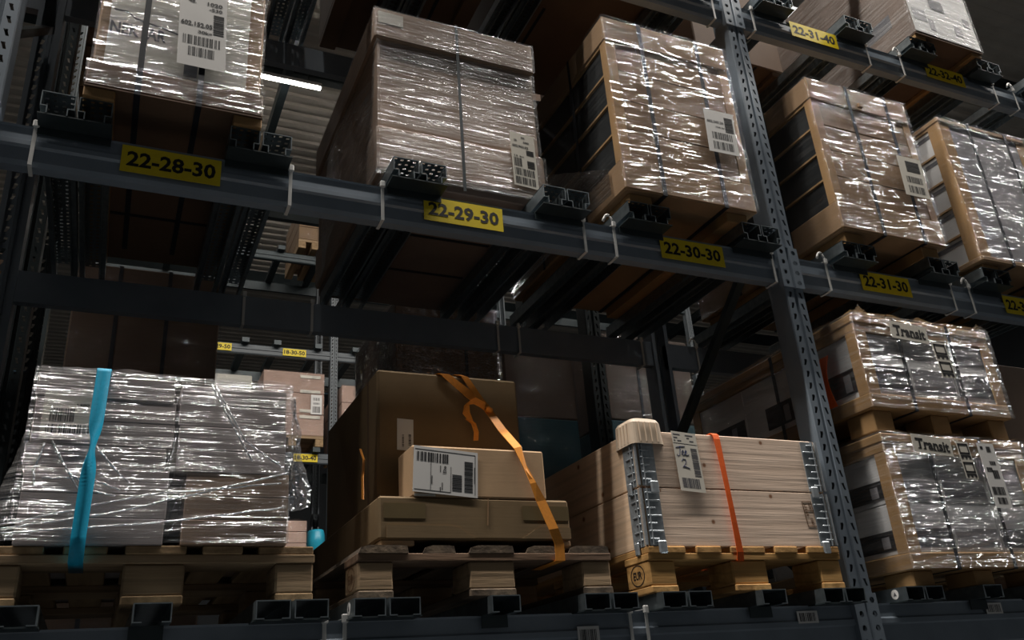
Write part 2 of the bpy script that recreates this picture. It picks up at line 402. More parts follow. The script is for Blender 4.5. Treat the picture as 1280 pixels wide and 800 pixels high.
# ---------------------------------------------------------------- racking
H1, H2 = 1.41, 2.81
def post_mesh(xc, yf, z0, z1, slot_z0, slot_z1, depth=0.095, back=False):
    """upright section: two slotted front strips either side of a groove, plain flanks"""
    mb = MB(); d = 1 if not back else -1
    hw = 0.05; g = 0.009
    def P(x, y, z): return (xc+x, yf+d*y, z)
    def strip(a, b):
        (xa, ya), (xb, yb) = a, b
        mb.add([P(xa, ya, z0), P(xb, yb, z0), P(xb, yb, z1), P(xa, ya, z1)], [(0, 1, 2, 3)])
    pr = [(-hw, depth), (-hw, 0.004), (-hw+0.004, 0)]
    strip(pr[0], pr[1]); strip(pr[1], pr[2])
    strip((-g, 0), (-g+0.003, 0.008)); strip((-g+0.003, 0.008), (g-0.003, 0.008)); strip((g-0.003, 0.008), (g, 0))
    strip((hw-0.004, 0), (hw, 0.004)); strip((hw, 0.004), (hw, depth))
    strip((-hw, depth), (-hw+0.02, depth)); strip((hw-0.02, depth), (hw, depth))
    for sgn in (-1, 1):
        xa, xb = (-hw+0.004, -g) if sgn < 0 else (g, hw-0.004)
        if slot_z0 > z0: mb.add([P(xa, 0, z0), P(xb, 0, z0), P(xb, 0, slot_z0), P(xa, 0, slot_z0)], [(0, 1, 2, 3)])
        if slot_z1 < z1: mb.add([P(xa, 0, slot_z1), P(xb, 0, slot_z1), P(xb, 0, z1), P(xa, 0, z1)], [(0, 1, 2, 3)])
        n = int(round((slot_z1-slot_z0)/0.05)); xm = (xa+xb)/2
        for i in range(n):
            a = slot_z0+i*0.05; b = a+0.05; t = sgn*0.0035
            o = [P(xa, 0, a), P(xb, 0, a), P(xb, 0, b), P(xa, 0, b)]
            h = [P(xm-0.0045+t, 0, a+0.010), P(xm+0.0045+t, 0, a+0.010), P(xm+0.0065-t, 0, a+0.028), P(xm+0.0065-t, 0, a+0.036), P(xm-0.0065-t, 0, a+0.036), P(xm-0.0045-t*0.3, 0, a+0.024)]
            k = [(0, 1, 5, 4), (1, 2, 7, 6, 5), (2, 3, 8, 7), (3, 0, 4, 9, 8)]
            mb.add(o+h, k)
    return mb
def rack_frame(xc, yf, yb, label, z0, z1, s0, s1, mat='steel_blue', cat='rack frame', braces=True, group=None):
    t = thing('rack_frame', label, cat, (xc, (yf+yb)/2, z0), group)
    post_mesh(xc, yf, z0, z1, s0, s1).build('post', mat, t)
    post_mesh(xc, yb, z0, z1, s0, s1, back=True).build('post', mat, t)
    if braces:
        z = -0.5 if z0 < -1 else z0; i = 0
        ya, ybb = yf+0.06, yb-0.06
        zs = [2.58, 2.03, 1.70, 0.72, 0.1]
        zz = 1.70; k = 0
        ptsl = [(ya, 1.66), (ybb, 0.82), (ya, -0.05), (ybb, -0.9)]
        for p, r in zip(ptsl, ptsl[1:]): MB().bar((xc, p[0], p[1]), (xc, r[0], r[1]), 0.03, 0.04, (1, 0, 0)).build('brace', 'steel_dark', t)
        ptsu = [(ya, 1.76), (ybb, 2.6), (ya, 3.4), (ybb, 4.2)]
        for p, r in zip(ptsu, ptsu[1:]): MB().bar((xc, p[0], p[1]), (xc, r[0], r[1]), 0.03, 0.04, (1, 0, 0)).build('brace', 'steel_dark', t)
    return t
XA, XB, XC = -0.186, 2.772, 5.73
fr = rack_frame(XB, -0.012, 1.06, 'blue grey slotted rack upright frame between the crate and the Transit loads', -1.7, 4.6, -0.3, 3.9)
fl = rack_frame(XA, -0.012, 1.06, 'slotted rack upright frame at the left edge of the picture', -1.7, 4.6, -0.3, 3.9)
for par, x in ((fr, XB), (fl, XA)):
    for lv in (H1, H2, 0.0):   # beam connector sleeve in front of the post
        mb = MB(); ws = 0.056; z0, z1 = lv-0.155, lv+0.035
        for sgn in (-1, 1):
            xa, xb = (x-ws, x-0.008) if sgn < 0 else (x+0.008, x+ws)
            n = 4; hgt = (z1-z0)/n
            for i in range(n):
                a = z0+i*hgt; b = a+hgt; xm = (xa+xb)/2; y = -0.018
                o = [(xa, y, a), (xb, y, a), (xb, y, b), (xa, y, b)]
                h = []
                for q in range(8):
                    th = math.pi*(0.25+q*0.25)+math.pi; h.append((xm+0.011*math.cos(th), y, (a+b)/2+0.011*math.sin(th)))
                mb.add(o+h, [(0, 1, 6, 5, 4), (1, 2, 8, 7, 6), (2, 3, 10, 9, 8), (3, 0, 4, 11, 10)])
            e = xa if sgn < 0 else xb
            mb.add([(e, -0.018, z0), (e, 0.05, z0), (e, 0.05, z1), (e, -0.018, z1)], [(0, 1, 2, 3)])
        for zz in (z0, z1): mb.add([(x-ws, -0.018, zz), (x+ws, -0.018, zz), (x+ws, -0.008, zz), (x-ws, -0.008, zz)], [(0, 1, 2, 3)])
        mb.add([(x-0.008, -0.018, z0), (x-0.004, -0.010, z0), (x-0.004, -0.010, z1), (x-0.008, -0.018, z1), (x+0.008, -0.018, z0), (x+0.004, -0.010, z0), (x+0.004, -0.010, z1), (x+0.008, -0.018, z1)], [(0, 1, 2, 3), (1, 5, 6, 2), (5, 4, 7, 6)])
        mb.build('beam_connector', 'steel_blue', par)
def beam(x0, x1, y, ztop, label, face=-1, h=0.131, mat='steel_blue', group=None):
    """box beam with a stepped front: a shallow rib runs along the face"""
    f = face
    pr = [(0, 0), (0.004, 0.006), (0.004, 0.046), (-0.005, 0.052), (-0.005, 0.068), (0.004, 0.074), (0.004, h-0.014), (0.012, h), (0.05, h), (0.05, 0)]
    prof = [(y - f*a, ztop-h+(h-b)-(0)) for a, b in [(p[0], p[1]) for p in pr]]
    prof = [(yy, zz) for yy, zz in prof]
    if f > 0: prof = prof[::-1]
    return tag(MB().prism_x(prof, x0, x1).build('rack_beam', mat), label, 'rack beam', group)
BA = (XA+0.05, XB-0.05); BB = (XB+0.05, XC-0.05)
beam(*BA, 0, H1, 'long front beam carrying the labels 22-28-30 to 22-30-30')
beam(*BB, 0, H1, 'front beam carrying the label 22-31-30, right of the slotted upright')
beam(*BB, 0, H2, 'uppermost front beam carrying the labels 22-31-40 and 22-32-40')
beam(*BA, 0, H2, 'uppermost front beam left of the slotted upright, mostly above the picture')
beam(*BA, 0, 0.0, 'dark lowest front beam under the blue strapped load and the crate', h=0.16)
beam(*BB, 0, 0.0, 'dark lowest front beam under the Transit loads', h=0.16)
beam(*BA, 1.03, H1, 'dark rear beam behind the row of labelled loads, left bay', face=1)
beam(*BB, 1.03, H1, 'dark rear beam behind the black packed load, right bay', face=1)
beam(*BA, 1.03, H2, 'dark rear beam near the top edge, left bay', face=1)
beam(*BB, 1.03, H2, 'dark rear beam near the top right corner', face=1)
beam(*BB, 1.03, 4.21, 'dark rear beam in the top right corner, above the white load', face=1); beam(*BB, 0, 4.21, 'front beam of the level above the white load, above the picture')
beam(*BA, 1.03, 0.0, 'dark lowest rear beam behind the strapped pallets', face=1)
beam(*BB, 1.03, 0.0, 'dark lowest rear beam behind the Transit loads', face=1)

# perforated twin support bars (upper levels)
def channel_perf(x0, x1, y0, y1, z0, z1):
    mb = MB(); t = 0.003
    # side walls with inward lips at the bottom
    for xa, s in ((x0, 1), (x1, -1)):
        mb.box(min(xa, xa+s*t), max(xa, xa+s*t), y0, y1, z0+0.026, z1-t)
        mb.box(min(xa, xa+s*0.020), max(xa, xa+s*0.020), y0, y1, z0+0.026-t, z0+0.026)
        mb.box(min(xa+s*0.017, xa+s*0.020), max(xa+s*0.017, xa+s*0.020), y0, y1, z0, z0+0.026-t)
    # perforated top web
    nx = 4; ny = int((y1-y0)/0.026); wx = (x1-x0)/nx; wy = (y1-y0)/ny
    for i in range(nx):
        for j in range(ny):
            a, b = x0+i*wx, y0+j*wy
            o = [(a, b, z1), (a+wx, b, z1), (a+wx, b+wy, z1), (a, b+wy, z1)]
            sh = 0.25 if i % 2 else -0.12
            c = [(a+wx*0.28, b+wy*(0.36+sh*0.5)), (a+wx*0.72, b+wy*(0.30+sh*0.5)), (a+wx*0.72, b+wy*(0.62+sh*0.5)), (a+wx*0.28, b+wy*(0.68+sh*0.5))]
            mb.add(o+[(p[0], p[1], z1) for p in c], [(0, 1, 5, 4), (1, 2, 6, 5), (2, 3, 7, 6), (3, 0, 4, 7)])
    mb.box(x0, x1, y0, y0+t, z1-t, z1)
    return mb
def twin_bar(x, ztop, label):
    t = thing('support_bar', label, 'support bar', (x+0.095, 0.45, ztop), 'perforated double support bars across the upper beams')
    channel_perf(x, x+0.091, -0.085, 1.03, ztop, ztop+0.075).build('channel', 'galvanised', t)
    channel_perf(x+0.099, x+0.19, -0.085, 1.03, ztop, ztop+0.075).build('channel', 'galvanised', t)
    MB().box(x-0.004, x+0.194, -0.083, -0.001, ztop-0.004, ztop).build('foot_plate', 'steel_dark', t)
    MB().box(x-0.004, x+0.194, -0.012, -0.008, ztop-0.03, ztop-0.004).build('hook_lip', 'steel_dark', t)
    return t
proto = twin_bar(-0.028, H1, 'perforated double support bar under the left side of the top left load')
for x, zt, lb in [
    (0.500, H1, 'perforated double support bar under the right side of the top left load'),
    (1.030, H1, 'perforated double support bar under the left side of the three-tier lidded load'),
    (1.595, H1, 'perforated double support bar under the right side of the three-tier lidded load'),
    (1.955, H1, 'double support bar under the left side of the load above label 22-30-30'),
    (2.495, H1, 'double support bar under the right side of the load above label 22-30-30'),
    (3.030, H1, 'double support bar under the left side of the load above label 22-31-30'),
    (3.545, H1, 'double support bar under the right side of the load above label 22-31-30'),
    (3.895, H1, 'double support bar under the left side of the white boxes, right edge'),
    (4.420, H1, 'double support bar under the right side of the white boxes, right edge'),
    (3.455, H2, 'double support bar right of the label 22-31-40'),
    (3.915, H2, 'double support bar under the left side of the white load at the top right'),
    (4.430, H2, 'double support bar under the right side of the white load at the top right'),
    (2.92, H2, 'double support bar left of the label 22-31-40'), (4.87, H2, 'double support bar at the right edge of the top beam'), (4.70, 4.21, 'double support bar high above the white load at the top right'), (5.25, 4.21, 'double support bar in the top right corner, high above the top beam'),
    (0.05, H2, 'double support bar of the top level above the top left load'),
    (0.72, H2, 'top level double support bar seen between the top left and three-tier loads'),
    (1.20, H2, 'double support bar of the top level above the three-tier load'),
    (1.72, H2, 'top level double support bar seen above the load left of the upright'),
    (2.45, H2, 'double support bar of the top level beside the slotted upright')]:
    c = copy_tree(proto); c.location = (x+0.095, 0.45, zt); c['label'] = lb

# plain channels of the lowest level
def channel_plain(x0, x1, z0=0.0, z1=0.047, y0=-0.085, y1=1.03):
    mb = MB(); t = 0.003
    mb.box(x0, x1, y0, y1, z1-t, z1)
    for xa, s in ((x0, 1), (x1, -1)):
        mb.box(min(xa, xa+s*t), max(xa, xa+s*t), y0, y1, z0, z1-t)
        mb.box(min(xa+s*t, xa+s*0.022), max(xa+s*t, xa+s*0.022), y0, y1, z0, z0+t)
    return mb
def low_bar(xs, label, sticker=False):
    t = thing('support_bar', label, 'support bar', ((xs[0][0]+xs[-1][1])/2, 0.45, 0), 'plain support bars across the lowest beams')
    for a, b in xs: channel_plain(a, b).build('channel', 'galvanised', t)
    a, b = xs[0][0], xs[-1][1]
    if len(xs) == 1: MB().box(a-0.004, b-0.012, -0.012, -0.008, -0.035, 0).build('hook_lip', 'steel_dark', t)
    else: MB().box(a-0.004, b+0.004, -0.083, -0.001, -0.004, 0).build('foot_plate', 'steel_dark', t)
    if sticker:
        mb = MB(); yc, zc, x = -0.03, 0.025, a-0.0006
        vs = [(x, yc+0.017*math.cos(k*math.pi/8), zc+0.017*math.sin(k*math.pi/8)) for k in range(16)]
        mb.add(vs+[(x+0.0006, v[1], v[2]) for v in vs], [tuple(range(16))]+[(k, (k+1) % 16, 16+(k+1) % 16, 16+k) for k in range(16)])
        st = mb.build('round_sticker', 'paper', t)
        MB().add([(x-0.0004, yc-0.008, zc-0.006), (x-0.0004, yc+0.008, zc-0.006), (x-0.0004, yc, zc+0.009)], [(0, 1, 2)]).build('sticker_mark', 'print_grey', st)
    return t
def pair(x): return [(x, x+0.088), (x+0.098, x+0.186)]
low_bar(pair(-0.03), 'pair of plain support channels under the left blocks of the blue strapped pallet')
low_bar([(0.358, 0.447)], 'single plain support channel under the middle block of the blue strapped pallet')
low_bar(pair(0.646), 'pair of plain support channels under the right blocks of the blue strapped pallet')
low_bar(pair(0.899), 'pair of plain support channels with a round sticker under the weathered pallet', True)
low_bar([(1.297, 1.387)], 'single plain support channel under the middle block of the weathered pallet')
low_bar(pair(1.598), 'pair of plain support channels under the right blocks of the weathered pallet')
low_bar(pair(1.874), 'pair of plain support channels under the left blocks of the crate pallet')
low_bar([(2.262, 2.362)], 'single plain support channel under the middle block of the crate pallet')
low_bar(pair(2.525), 'pair of plain support channels under the right blocks of the crate pallet')
low_bar(pair(2.909), 'pair of plain support channels with a round white sticker under the lower Transit load', True)
low_bar([(3.31, 3.41)], 'single plain support channel under the middle of the lower Transit load')
low_bar([(4.0, 4.09)], 'plain support channel under the left side of the dark carton at the right edge'); low_bar([(4.6, 4.69)], 'plain support channel under the right side of the dark carton at the right edge')
low_bar(pair(3.62), 'pair of plain support channels under the right side of the lower Transit load')

# ---------------------------------------------------------------- yellow location labels, ties, small stickers
def loc_label(text, x0, x1, z0, z1, y, label, tilt=0.0):
    s = Sheet((x0, y, z0), (x1, y, z0-tilt), (x0, y, z1))
    t = thing('location_label', label, 'label', (x0, y, z0))
    mb = MB(); s.slab(mb, 0, 1, 0, 1, 0, 0.001); mb.build('sticker', 'label_yellow', t)
    mb = MB(); s.text(mb, text, 0.055, 0.945, 0.22, 0.80, 0.0015); mb.build('lettering', 'print_black', t)
for tx, x0, x1, zl in [('22-28-30', 0.198, 0.487, H1), ('22-29-30', 1.16, 1.459, H1), ('22-30-30', 2.133, 2.437, H1), ('22-31-30', 3.177, 3.475, H1), ('22-32-30', 4.095, 4.395, H1), ('22-31-40', 3.143, 3.451, H2), ('22-32-40', 4.085, 4.385, H2)]:
    dz = 0.004 if zl == H2 else -0.012
    loc_label(tx, x0, x1, zl+dz-0.094, zl+dz, -0.0065, 'yellow location label reading '+tx)
def tie(x, ztop, y, h, label, loop=False):
    t = thing('cable_tie', label, 'cable tie', (x, y, ztop-h))
    mb = MB(); w = 0.011; th = 0.0025
    a, b = y-0.009, y+0.054; zt, zb = ztop+0.003, ztop-h-0.004
    path = [((a, zb), (-1, -1)), ((a, zt), (-1, 1)), ((b, zt), (1, 1)), ((b, zb), (1, -1)), ((a, zb), (-1, -1))]
    mb.ribbon([((x-w/2, p[0], p[1]), (x+w/2, p[0], p[1]), (0, n[0], n[1])) for p, n in path], th)
    mb.build('band', 'tie_plastic', t)
    MB().cbox(x-0.009, x+0.009, a-0.010, a+0.002, zt-0.012, zt+0.012, 0.003).build('head', 'tie_plastic', t)
    if loop:
        pts = [(x-0.012-0.030*math.sin(k*math.pi/8), y-0.005+0.01*k/8, zt+0.002+0.026*math.sin(k*math.pi/8*0.99)*1.0-0.0*k) for k in range(9)]
        MB().tube([(x-0.045*(k/8), a-0.004, zt+0.008+0.03*math.sin(k*math.pi/8)) for k in range(9)], 0.0055, 6).build('loose_tail', 'tie_plastic', t, smooth=True)
for x, zt, h, lb, lp in [
    (-0.036, H1, 0.131, 'white cable tie on the beam at the far left, beside the leftmost perforated bar', 0),
    (0.703, H1, 0.131, 'white cable tie on the beam right of the top left load', 0),
    (1.012, H1, 0.131, 'white cable tie on the beam left of the label 22-29-30', 0),
    (1.792, H1, 0.131, 'left one of the two white cable ties between the labels 22-29-30 and 22-30-30', 0),
    (1.925, H1, 0.131, 'right one of the two white cable ties between the labels 22-29-30 and 22-30-30', 1),
    (2.688, H1, 0.131, 'white cable tie on the beam just left of the slotted upright', 0),
    (2.985, H1, 0.131, 'white cable tie on the beam just right of the slotted upright', 1),
    (3.742, H1, 0.131, 'left one of the two white cable ties right of the label 22-31-30', 0),
    (3.868, H1, 0.131, 'right one of the two white cable ties right of the label 22-31-30', 1),
    (2.66, H2, 0.131, 'white cable tie on the top beam left of the slotted upright', 0),
    (2.90, H2, 0.131, 'white cable tie on the top beam right of the slotted upright', 0),
    (3.655, H2, 0.131, 'left one of the two cable ties on the top beam between 22-31-40 and 22-32-40', 0),
    (3.90, H2, 0.131, 'right one of the two cable ties on the top beam between 22-31-40 and 22-32-40', 1),
    (4.625, H2, 0.131, 'cable tie on the top beam right of the label 22-32-40', 0),
    (4.80, H2, 0.131, 'cable tie near the right end of the top beam', 1),
    (0.838, 0.0, 0.16, 'left white tie on the lowest beam between the blue strapped and the weathered pallet', 0),
    (0.893, 0.0, 0.16, 'right white tie on the lowest beam between the blue strapped and the weathered pallet', 0),
    (1.793, 0.0, 0.16, 'left white tie on the lowest beam between the weathered pallet and the crate', 0),
    (1.852, 0.0, 0.16, 'right white tie on the lowest beam between the weathered pallet and the crate', 0)]:
    tie(x, zt, 0.0, h, lb, lp)
for x, y, lb, x2 in [(0.70, 0.977, 'tie on the rear beam, left of the gap', 0), (0.985, 0.977, 'tie on the rear beam, right of the gap', 0), (1.86, 0.977, 'left tie on the rear beam behind the weathered pallet', 0), (1.97, 0.977, 'right tie on the rear beam behind the weathered pallet', 0), (2.66, 0.977, 'tie on the rear beam left of the rear post', 0), (3.0, 0.977, 'looped tie on the rear beam right of the rear post', 1)]:
    tie(x, H1, 0.981, 0.131, lb, x2)
for x0, x1, z0, z1, lb in [(1.605, 1.680, -0.10, -0.040, 'white barcode sticker on the lowest beam below the weathered pallet'), (2.46, 2.55, -0.058, -0.018, 'white barcode sticker on the lowest beam left of the slotted upright'), (3.39, 3.48, -0.052, -0.012, 'white barcode sticker on the lowest beam under the Transit loads')]:
    s = Sheet((x0, -0.0055, z0), (x1, -0.0055, z0), (x0, -0.0055, z1)); t = thing('barcode_sticker', lb, 'sticker', (x0, -0.0055, z0))
    mb = MB(); s.slab(mb, 0, 1, 0, 1); mb.build('paper', 'paper', t)
    mb = MB(); s.barcode(mb, 0.1, 0.9, 0.15, 0.85, 16, seed=int(x0*10)); mb.build('barcode', 'print_black', t)

# ---------------------------------------------------------------- loads on the upper level
def vstrap(x, yf, zb, zt, t, yb=0.9, w=0.018, mat='strap_black', under=True):
    p = [((x-w/2, yf, zt), (x+w/2, yf, zt), (0, -1, 0.0)), ((x-w/2, yf, zb), (x+w/2, yf, zb), (0, -1, -1))]
    if under: p.append(((x-w/2, yb, zb), (x+w/2, yb, zb), (0, 0, -1)))
    MB().ribbon(p, 0.0018).build('strap', mat, t)
def parcel_sheet(t, s, lines, codes, mat='paper', name='shipping_label'):
    mb = MB(); s.slab(mb, 0, 1, 0, 1, 0, 0.0008); sh = mb.build(name, mat, t)
    for tx, u0, u1, v0, v1 in lines:
        mb = MB(); s.text(mb, tx, u0, u1, v0, v1, 0.0013); mb.build('lettering', 'print_black', sh)
    for k, (u0, u1, v0, v1, vert) in enumerate(codes):
        mb = MB(); s.barcode(mb, u0, u1, v0, v1, 18, vert, seed=k+3); mb.build('barcode', 'print_black', sh)
    return sh

# P1: NEKTAR load
t = thing('wrapped_load', 'film wrapped carton with a large pale printed sheet on its front, top left', 'wrapped load', (0.335, 0.4, 1.485))
MB().cbox(0.088, 0.582, -0.092, 0.98, 1.545, 2.36, 0.006).build('carton', 'card_tan', t)
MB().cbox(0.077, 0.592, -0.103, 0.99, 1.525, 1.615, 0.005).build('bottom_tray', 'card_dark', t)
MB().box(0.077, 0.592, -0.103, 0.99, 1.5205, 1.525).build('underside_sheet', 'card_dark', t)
for x in (0.077, 0.505): MB().cbox(x, x+0.086, -0.098, 0.98, 1.4855, 1.5205, 0.003).build('runner', 'card_yellow', t)
s = Sheet((0.118, -0.0935, 1.622), (0.535, -0.0935, 1.622), (0.118, -0.0935, 2.12)); 
mb = MB(); s.slab(mb, 0, 1, 0, 1, 0, 0.0008); ps = mb.build('printed_sheet', 'paper_cream', t)
mb = MB(); s.text(mb, 'NEKTAR', 0.01, 0.40, 0.24, 0.335, 0.0014); mb.build('lettering', 'print_grey', ps)
mb = MB(); cur = [(0.02, 0.42), (0.12, 0.42), (0.17, 0.38), (0.25, 0.365), (0.36, 0.35), (0.46, 0.33), (0.60, 0.30)]
for a, b in zip(cur, cur[1:]):
    A, B = s.P(*a, 0.001), s.P(*b, 0.001); mb.add([A, B, B+Vector((0, 0, 0.007)), A+Vector((0, 0, 0.007))], [(0, 1, 2, 3)])
mb.build('printed_line', 'print_black', ps)
s = Sheet((0.322, -0.1085, 1.665), (0.468, -0.1085, 1.665), (0.31, -0.1085, 1.985))
parcel_sheet(t, s, [('48.', 0.18, 0.34, 0.80, 0.85), ('1020', 0.58, 0.90, 0.80, 0.85), ('-530', 0.62, 0.90, 0.735, 0.78), ('602.152.05', 0.04, 0.70, 0.50, 0.56), ('30kg', 0.40, 0.70, 0.41, 0.46)],
             [(0.72, 0.94, 0.44, 0.70, True), (0.10, 0.88, 0.27, 0.38, False), (0.22, 0.76, 0.13, 0.24, False)], 'paper')
MB().box(0.345, 0.385, -0.0962, -0.0955, 1.63, 1.675).build('printed_block', 'print_grey', t)
vstrap(0.222, -0.1045, 1.519, 2.36, t); vstrap(0.398, -0.1045, 1.519, 2.36, t)
for yy in (0.25, 0.62): MB().box(0.08, 0.59, yy, yy+0.016, 1.5185, 1.5205).build('strap', 'strap_black', t)
film_wrap(0.086, 0.584, -0.096, 0.98, 1.60, 2.37, 0.0042, 1, 0.004).build('stretch_film', 'film_clear', t, True)
film_wrap(0.077, 0.592, -0.105, 0.99, 1.528, 1.618, 0.0036, 2, 0.003).build('stretch_film', 'film_clear', t, True)

# P2: three-tier lidded load
t = thing('wrapped_load', 'tall milky wrapped carton in three tiers with a telescoping lid, above label 22-29-30', 'wrapped load', (1.35, 0.55, 1.485))
MB().cbox(1.022, 1.676, 0.066, 1.06, 1.68, 2.13, 0.008).build('middle_carton', 'card_mauve', t)
MB().cbox(1.014, 1.688, 0.056, 1.07, 1.525, 1.715, 0.008).build('lower_carton', 'card_mauve', t)
MB().cbox(1.006, 1.680, 0.050, 1.075, 2.118, 2.268, 0.008).build('lid', 'card_mauve', t)
MB().cbox(1.03, 1.67, 0.07, 1.06, 1.4855, 1.525, 0.004).build('base_board', 'card_shaded', t)  # shade of the underside put into the board colour
for yy in (0.4, 0.7): MB().box(1.235, 1.585, yy, yy+0.016, 1.4835, 1.4855).build('strap', 'strap_black', t)
vstrap(1.342, 0.0482, 1.487, 2.27, t, 1.0, 0.012, 'strap_grey', False)
s = Sheet((1.545, 0.0455, 1.555), (1.648, 0.0455, 1.548), (1.542, 0.0455, 1.80))
parcel_sheet(t, s, [('28', 0.14, 0.26, 0.83, 0.87), ('680', 0.44, 0.60, 0.90, 0.94), ('600', 0.52, 0.76, 0.82, 0.86), ('602.963.02', 0.06, 0.72, 0.72, 0.77), ('15 kg', 0.10, 0.50, 0.53, 0.57)],
             [(0.62, 0.92, 0.60, 0.70, True), (0.62, 0.92, 0.36, 0.50, True), (0.08, 0.40, 0.36, 0.52, False), (0.08, 0.90, 0.20, 0.33, False), (0.08, 0.90, 0.04, 0.17, False)], 'paper_cream')
MB().box(1.02, 1.12, 0.0485, 0.0498, 2.19, 2.245).build('tape_patch', 'paper_cream', t)
film_wrap(1.014, 1.688, 0.052, 1.07, 1.50, 1.705, 0.0022, 11, 0.004).build('stretch_film', 'film_milky', t, True)
film_wrap(1.020, 1.676, 0.060, 1.06, 1.72, 2.112, 0.0026, 12, 0.004).build('stretch_film', 'film_milky', t, True)
film_wrap(1.006, 1.680, 0.048, 1.075, 2.12, 2.262, 0.002, 13, 0.003).build('stretch_film', 'film_milky', t, True)
def flare(x, y, z, n): return max(0, 0.07*(y-0.25)) if n[0] < 0 else 0
mb = MB(); vs = []; ny, nz = 24, 26
for i in range(ny+1):
    for j in range(nz+1):
        yy = 0.06+0.85*i/ny; zt = 1.93+0.03*i/ny; zz = 1.50+(zt-1.50)*j/nz
        vs.append((1.004-0.05*math.sin(math.pi*min(1, i/ny*1.1))-0.008*noise.noise(Vector((yy*9, zz*6, 4))), yy, zz))
mb.add(vs, [(i*(nz+1)+j, (i+1)*(nz+1)+j, (i+1)*(nz+1)+j+1, i*(nz+1)+j+1) for i in range(ny) for j in range(nz)])
mb.build('loose_film', 'film_loose', t, True)

# P3 / P4 / P5: framed stacks with corner posts
def framed_load(x0, x1, yf, z0, zt, label, packs, front, layers, runner_z, post_w=0.045, lid_h=0.125, base_h=0.14, seed=30, film_name='film_clear', strap_x=(), depth=1.05, side_film=True, side_band=None):
    t = thing('wrapped_load', label, 'wrapped load', ((x0+x1)/2, yf+depth/2, runner_z))
    yb = yf+depth; zb0 = z0+base_h; zt0 = zt-lid_h
    MB().cbox(x0, x1, yf, yb, zt0, zt, 0.006).build('lid', 'card_tan', t)
    MB().cbox(x0, x1, yf, yb, z0, zb0, 0.006).build('bottom_tray', 'card_tan', t)
    for xa, sx in ((x0+0.004, 1), (x1-0.004, -1)):
        for ya, sy in ((yf+0.004, 1), (yb-0.004, -1)):
            mb = MB(); zt1 = zt0
            mb.box(min(xa, xa+sx*post_w), max(xa, xa+sx*post_w), min(ya, ya+sy*0.006), max(ya, ya+sy*0.006), zb0, zt1)
            mb.box(min(xa, xa+sx*0.006), max(xa, xa+sx*0.006), min(ya+sy*0.006, ya+sy*post_w), max(ya+sy*0.006, ya+sy*post_w), zb0, zt1)
            mb.build('corner_post', 'card_yellow', t)
    hgt = (zt0-zb0)/layers; mid = (x0+x1)/2
    for k in range(layers):
        a = zb0+k*hgt; b = a+hgt-0.012
        for (xa, xb) in ((x0+0.014, mid-0.002), (mid+0.002, x1-0.014)):
            for (ya, yb2) in ((yf+0.016, yf+depth*0.34), (yf+depth*0.345, yf+depth*0.67), (yf+depth*0.675, yb-0.014)):
                MB().cbox(xa, xb, ya, yb2, a, b, 0.004).build('pack', packs, t)
        MB().box(x0+0.006, x1-0.006, yf+0.012, yb-0.012, b+0.001, b+0.010).build('layer_board', 'card_yellow', t)
        if front and (not side_band or k == 0): MB().box(x0+0.052, x1-0.052, yf+0.006, yf+0.011, a+0.002, (zt0-0.002) if side_band else b+0.008).build('front_panel', front, t)
        if side_band: MB().box(x0+0.0125, x0+0.0138, yf+0.02, yb-0.02, a+hgt*0.66, a+hgt*0.80).build('printed_band', side_band, t)
    for x in (x0+0.05, x1-0.12-0.05*0):
        MB().cbox(x-0.02, x+0.085, yf+0.03, yb-0.03, runner_z, z0, 0.003).build('runner', 'card_yellow', t)
    for x in strap_x: vstrap(x, yf-0.0012, z0-0.002, zt, t, yb, 0.02)
    for yy in (yf+0.3, yf+0.7): MB().box(x0-0.0015, x0+0.0005, yy, yy+0.016, z0, zt).build('strap', 'strap_black', t)
    film_wrap(x0, x1, yf-0.001, yb, z0+0.004, zt+0.002, 0.0040, seed, 0.005, zstep=0.0054, zf=60).build('stretch_film', film_name, t, True)
    return t
t = framed_load(1.945, 2.578, -0.10, 1.53, 2.385, 'film wrapped load of black packs with cardboard posts and lid, left of the slotted upright', 'pack_black', 'card_light', 4, 1.4855, seed=31, strap_x=(2.125, 2.42), film_name='film_dense')
s = Sheet((2.377, -0.1125, 1.787), (2.530, -0.1125, 1.79), (2.386, -0.1125, 2.003))
parcel_sheet(t, s, [('602.343.26', 0.06, 0.62, 0.70, 0.76), ('104 kg', 0.34, 0.64, 0.58, 0.63)], [(0.66, 0.94, 0.52, 0.88, True), (0.18, 0.86, 0.32, 0.48, False), (0.18, 0.86, 0.08, 0.26, False)], 'paper')
mb = MB(); vs = []; ny, nz = 30, 60           # loose film on the lower part of its left side
for i in range(ny+1):
    for j in range(nz+1):
        v = i/ny; yy = -0.02+0.95*v; ztop = 1.66+0.36*min(1, v*1.5); zz = 1.545+(ztop-1.545)*j/nz
        vs.append((1.930-0.012*math.sin(math.pi*v)+0.0075*noise.noise(Vector((yy*2.2, zz*60, 7)))+0.003*noise.noise(Vector((yy*7, zz*120, 3))), yy, zz))
mb.add(vs, [(i*(nz+1)+j, (i+1)*(nz+1)+j, (i+1)*(nz+1)+j+1, i*(nz+1)+j+1) for i in range(ny) for j in range(nz)])
mb.build('loose_film', 'film_side', t, True)
t = framed_load(3.045, 3.680, -0.10, 1.545, 2.365, 'film wrapped load of black packs with cardboard posts and lid, right of the slotted upright', 'pack_black', 'card_light', 4, 1.4855, seed=41, strap_x=(3.29, 3.54), film_name='film_dense')
s = Sheet((3.49, -0.1125, 1.79), (3.645, -0.1125, 1.79), (3.50, -0.1125, 2.01))
parcel_sheet(t, s, [], [(0.30, 0.86, 0.62, 0.90, True), (0.20, 0.86, 0.34, 0.50, False), (0.20, 0.86, 0.08, 0.26, False)], 'paper_cream')
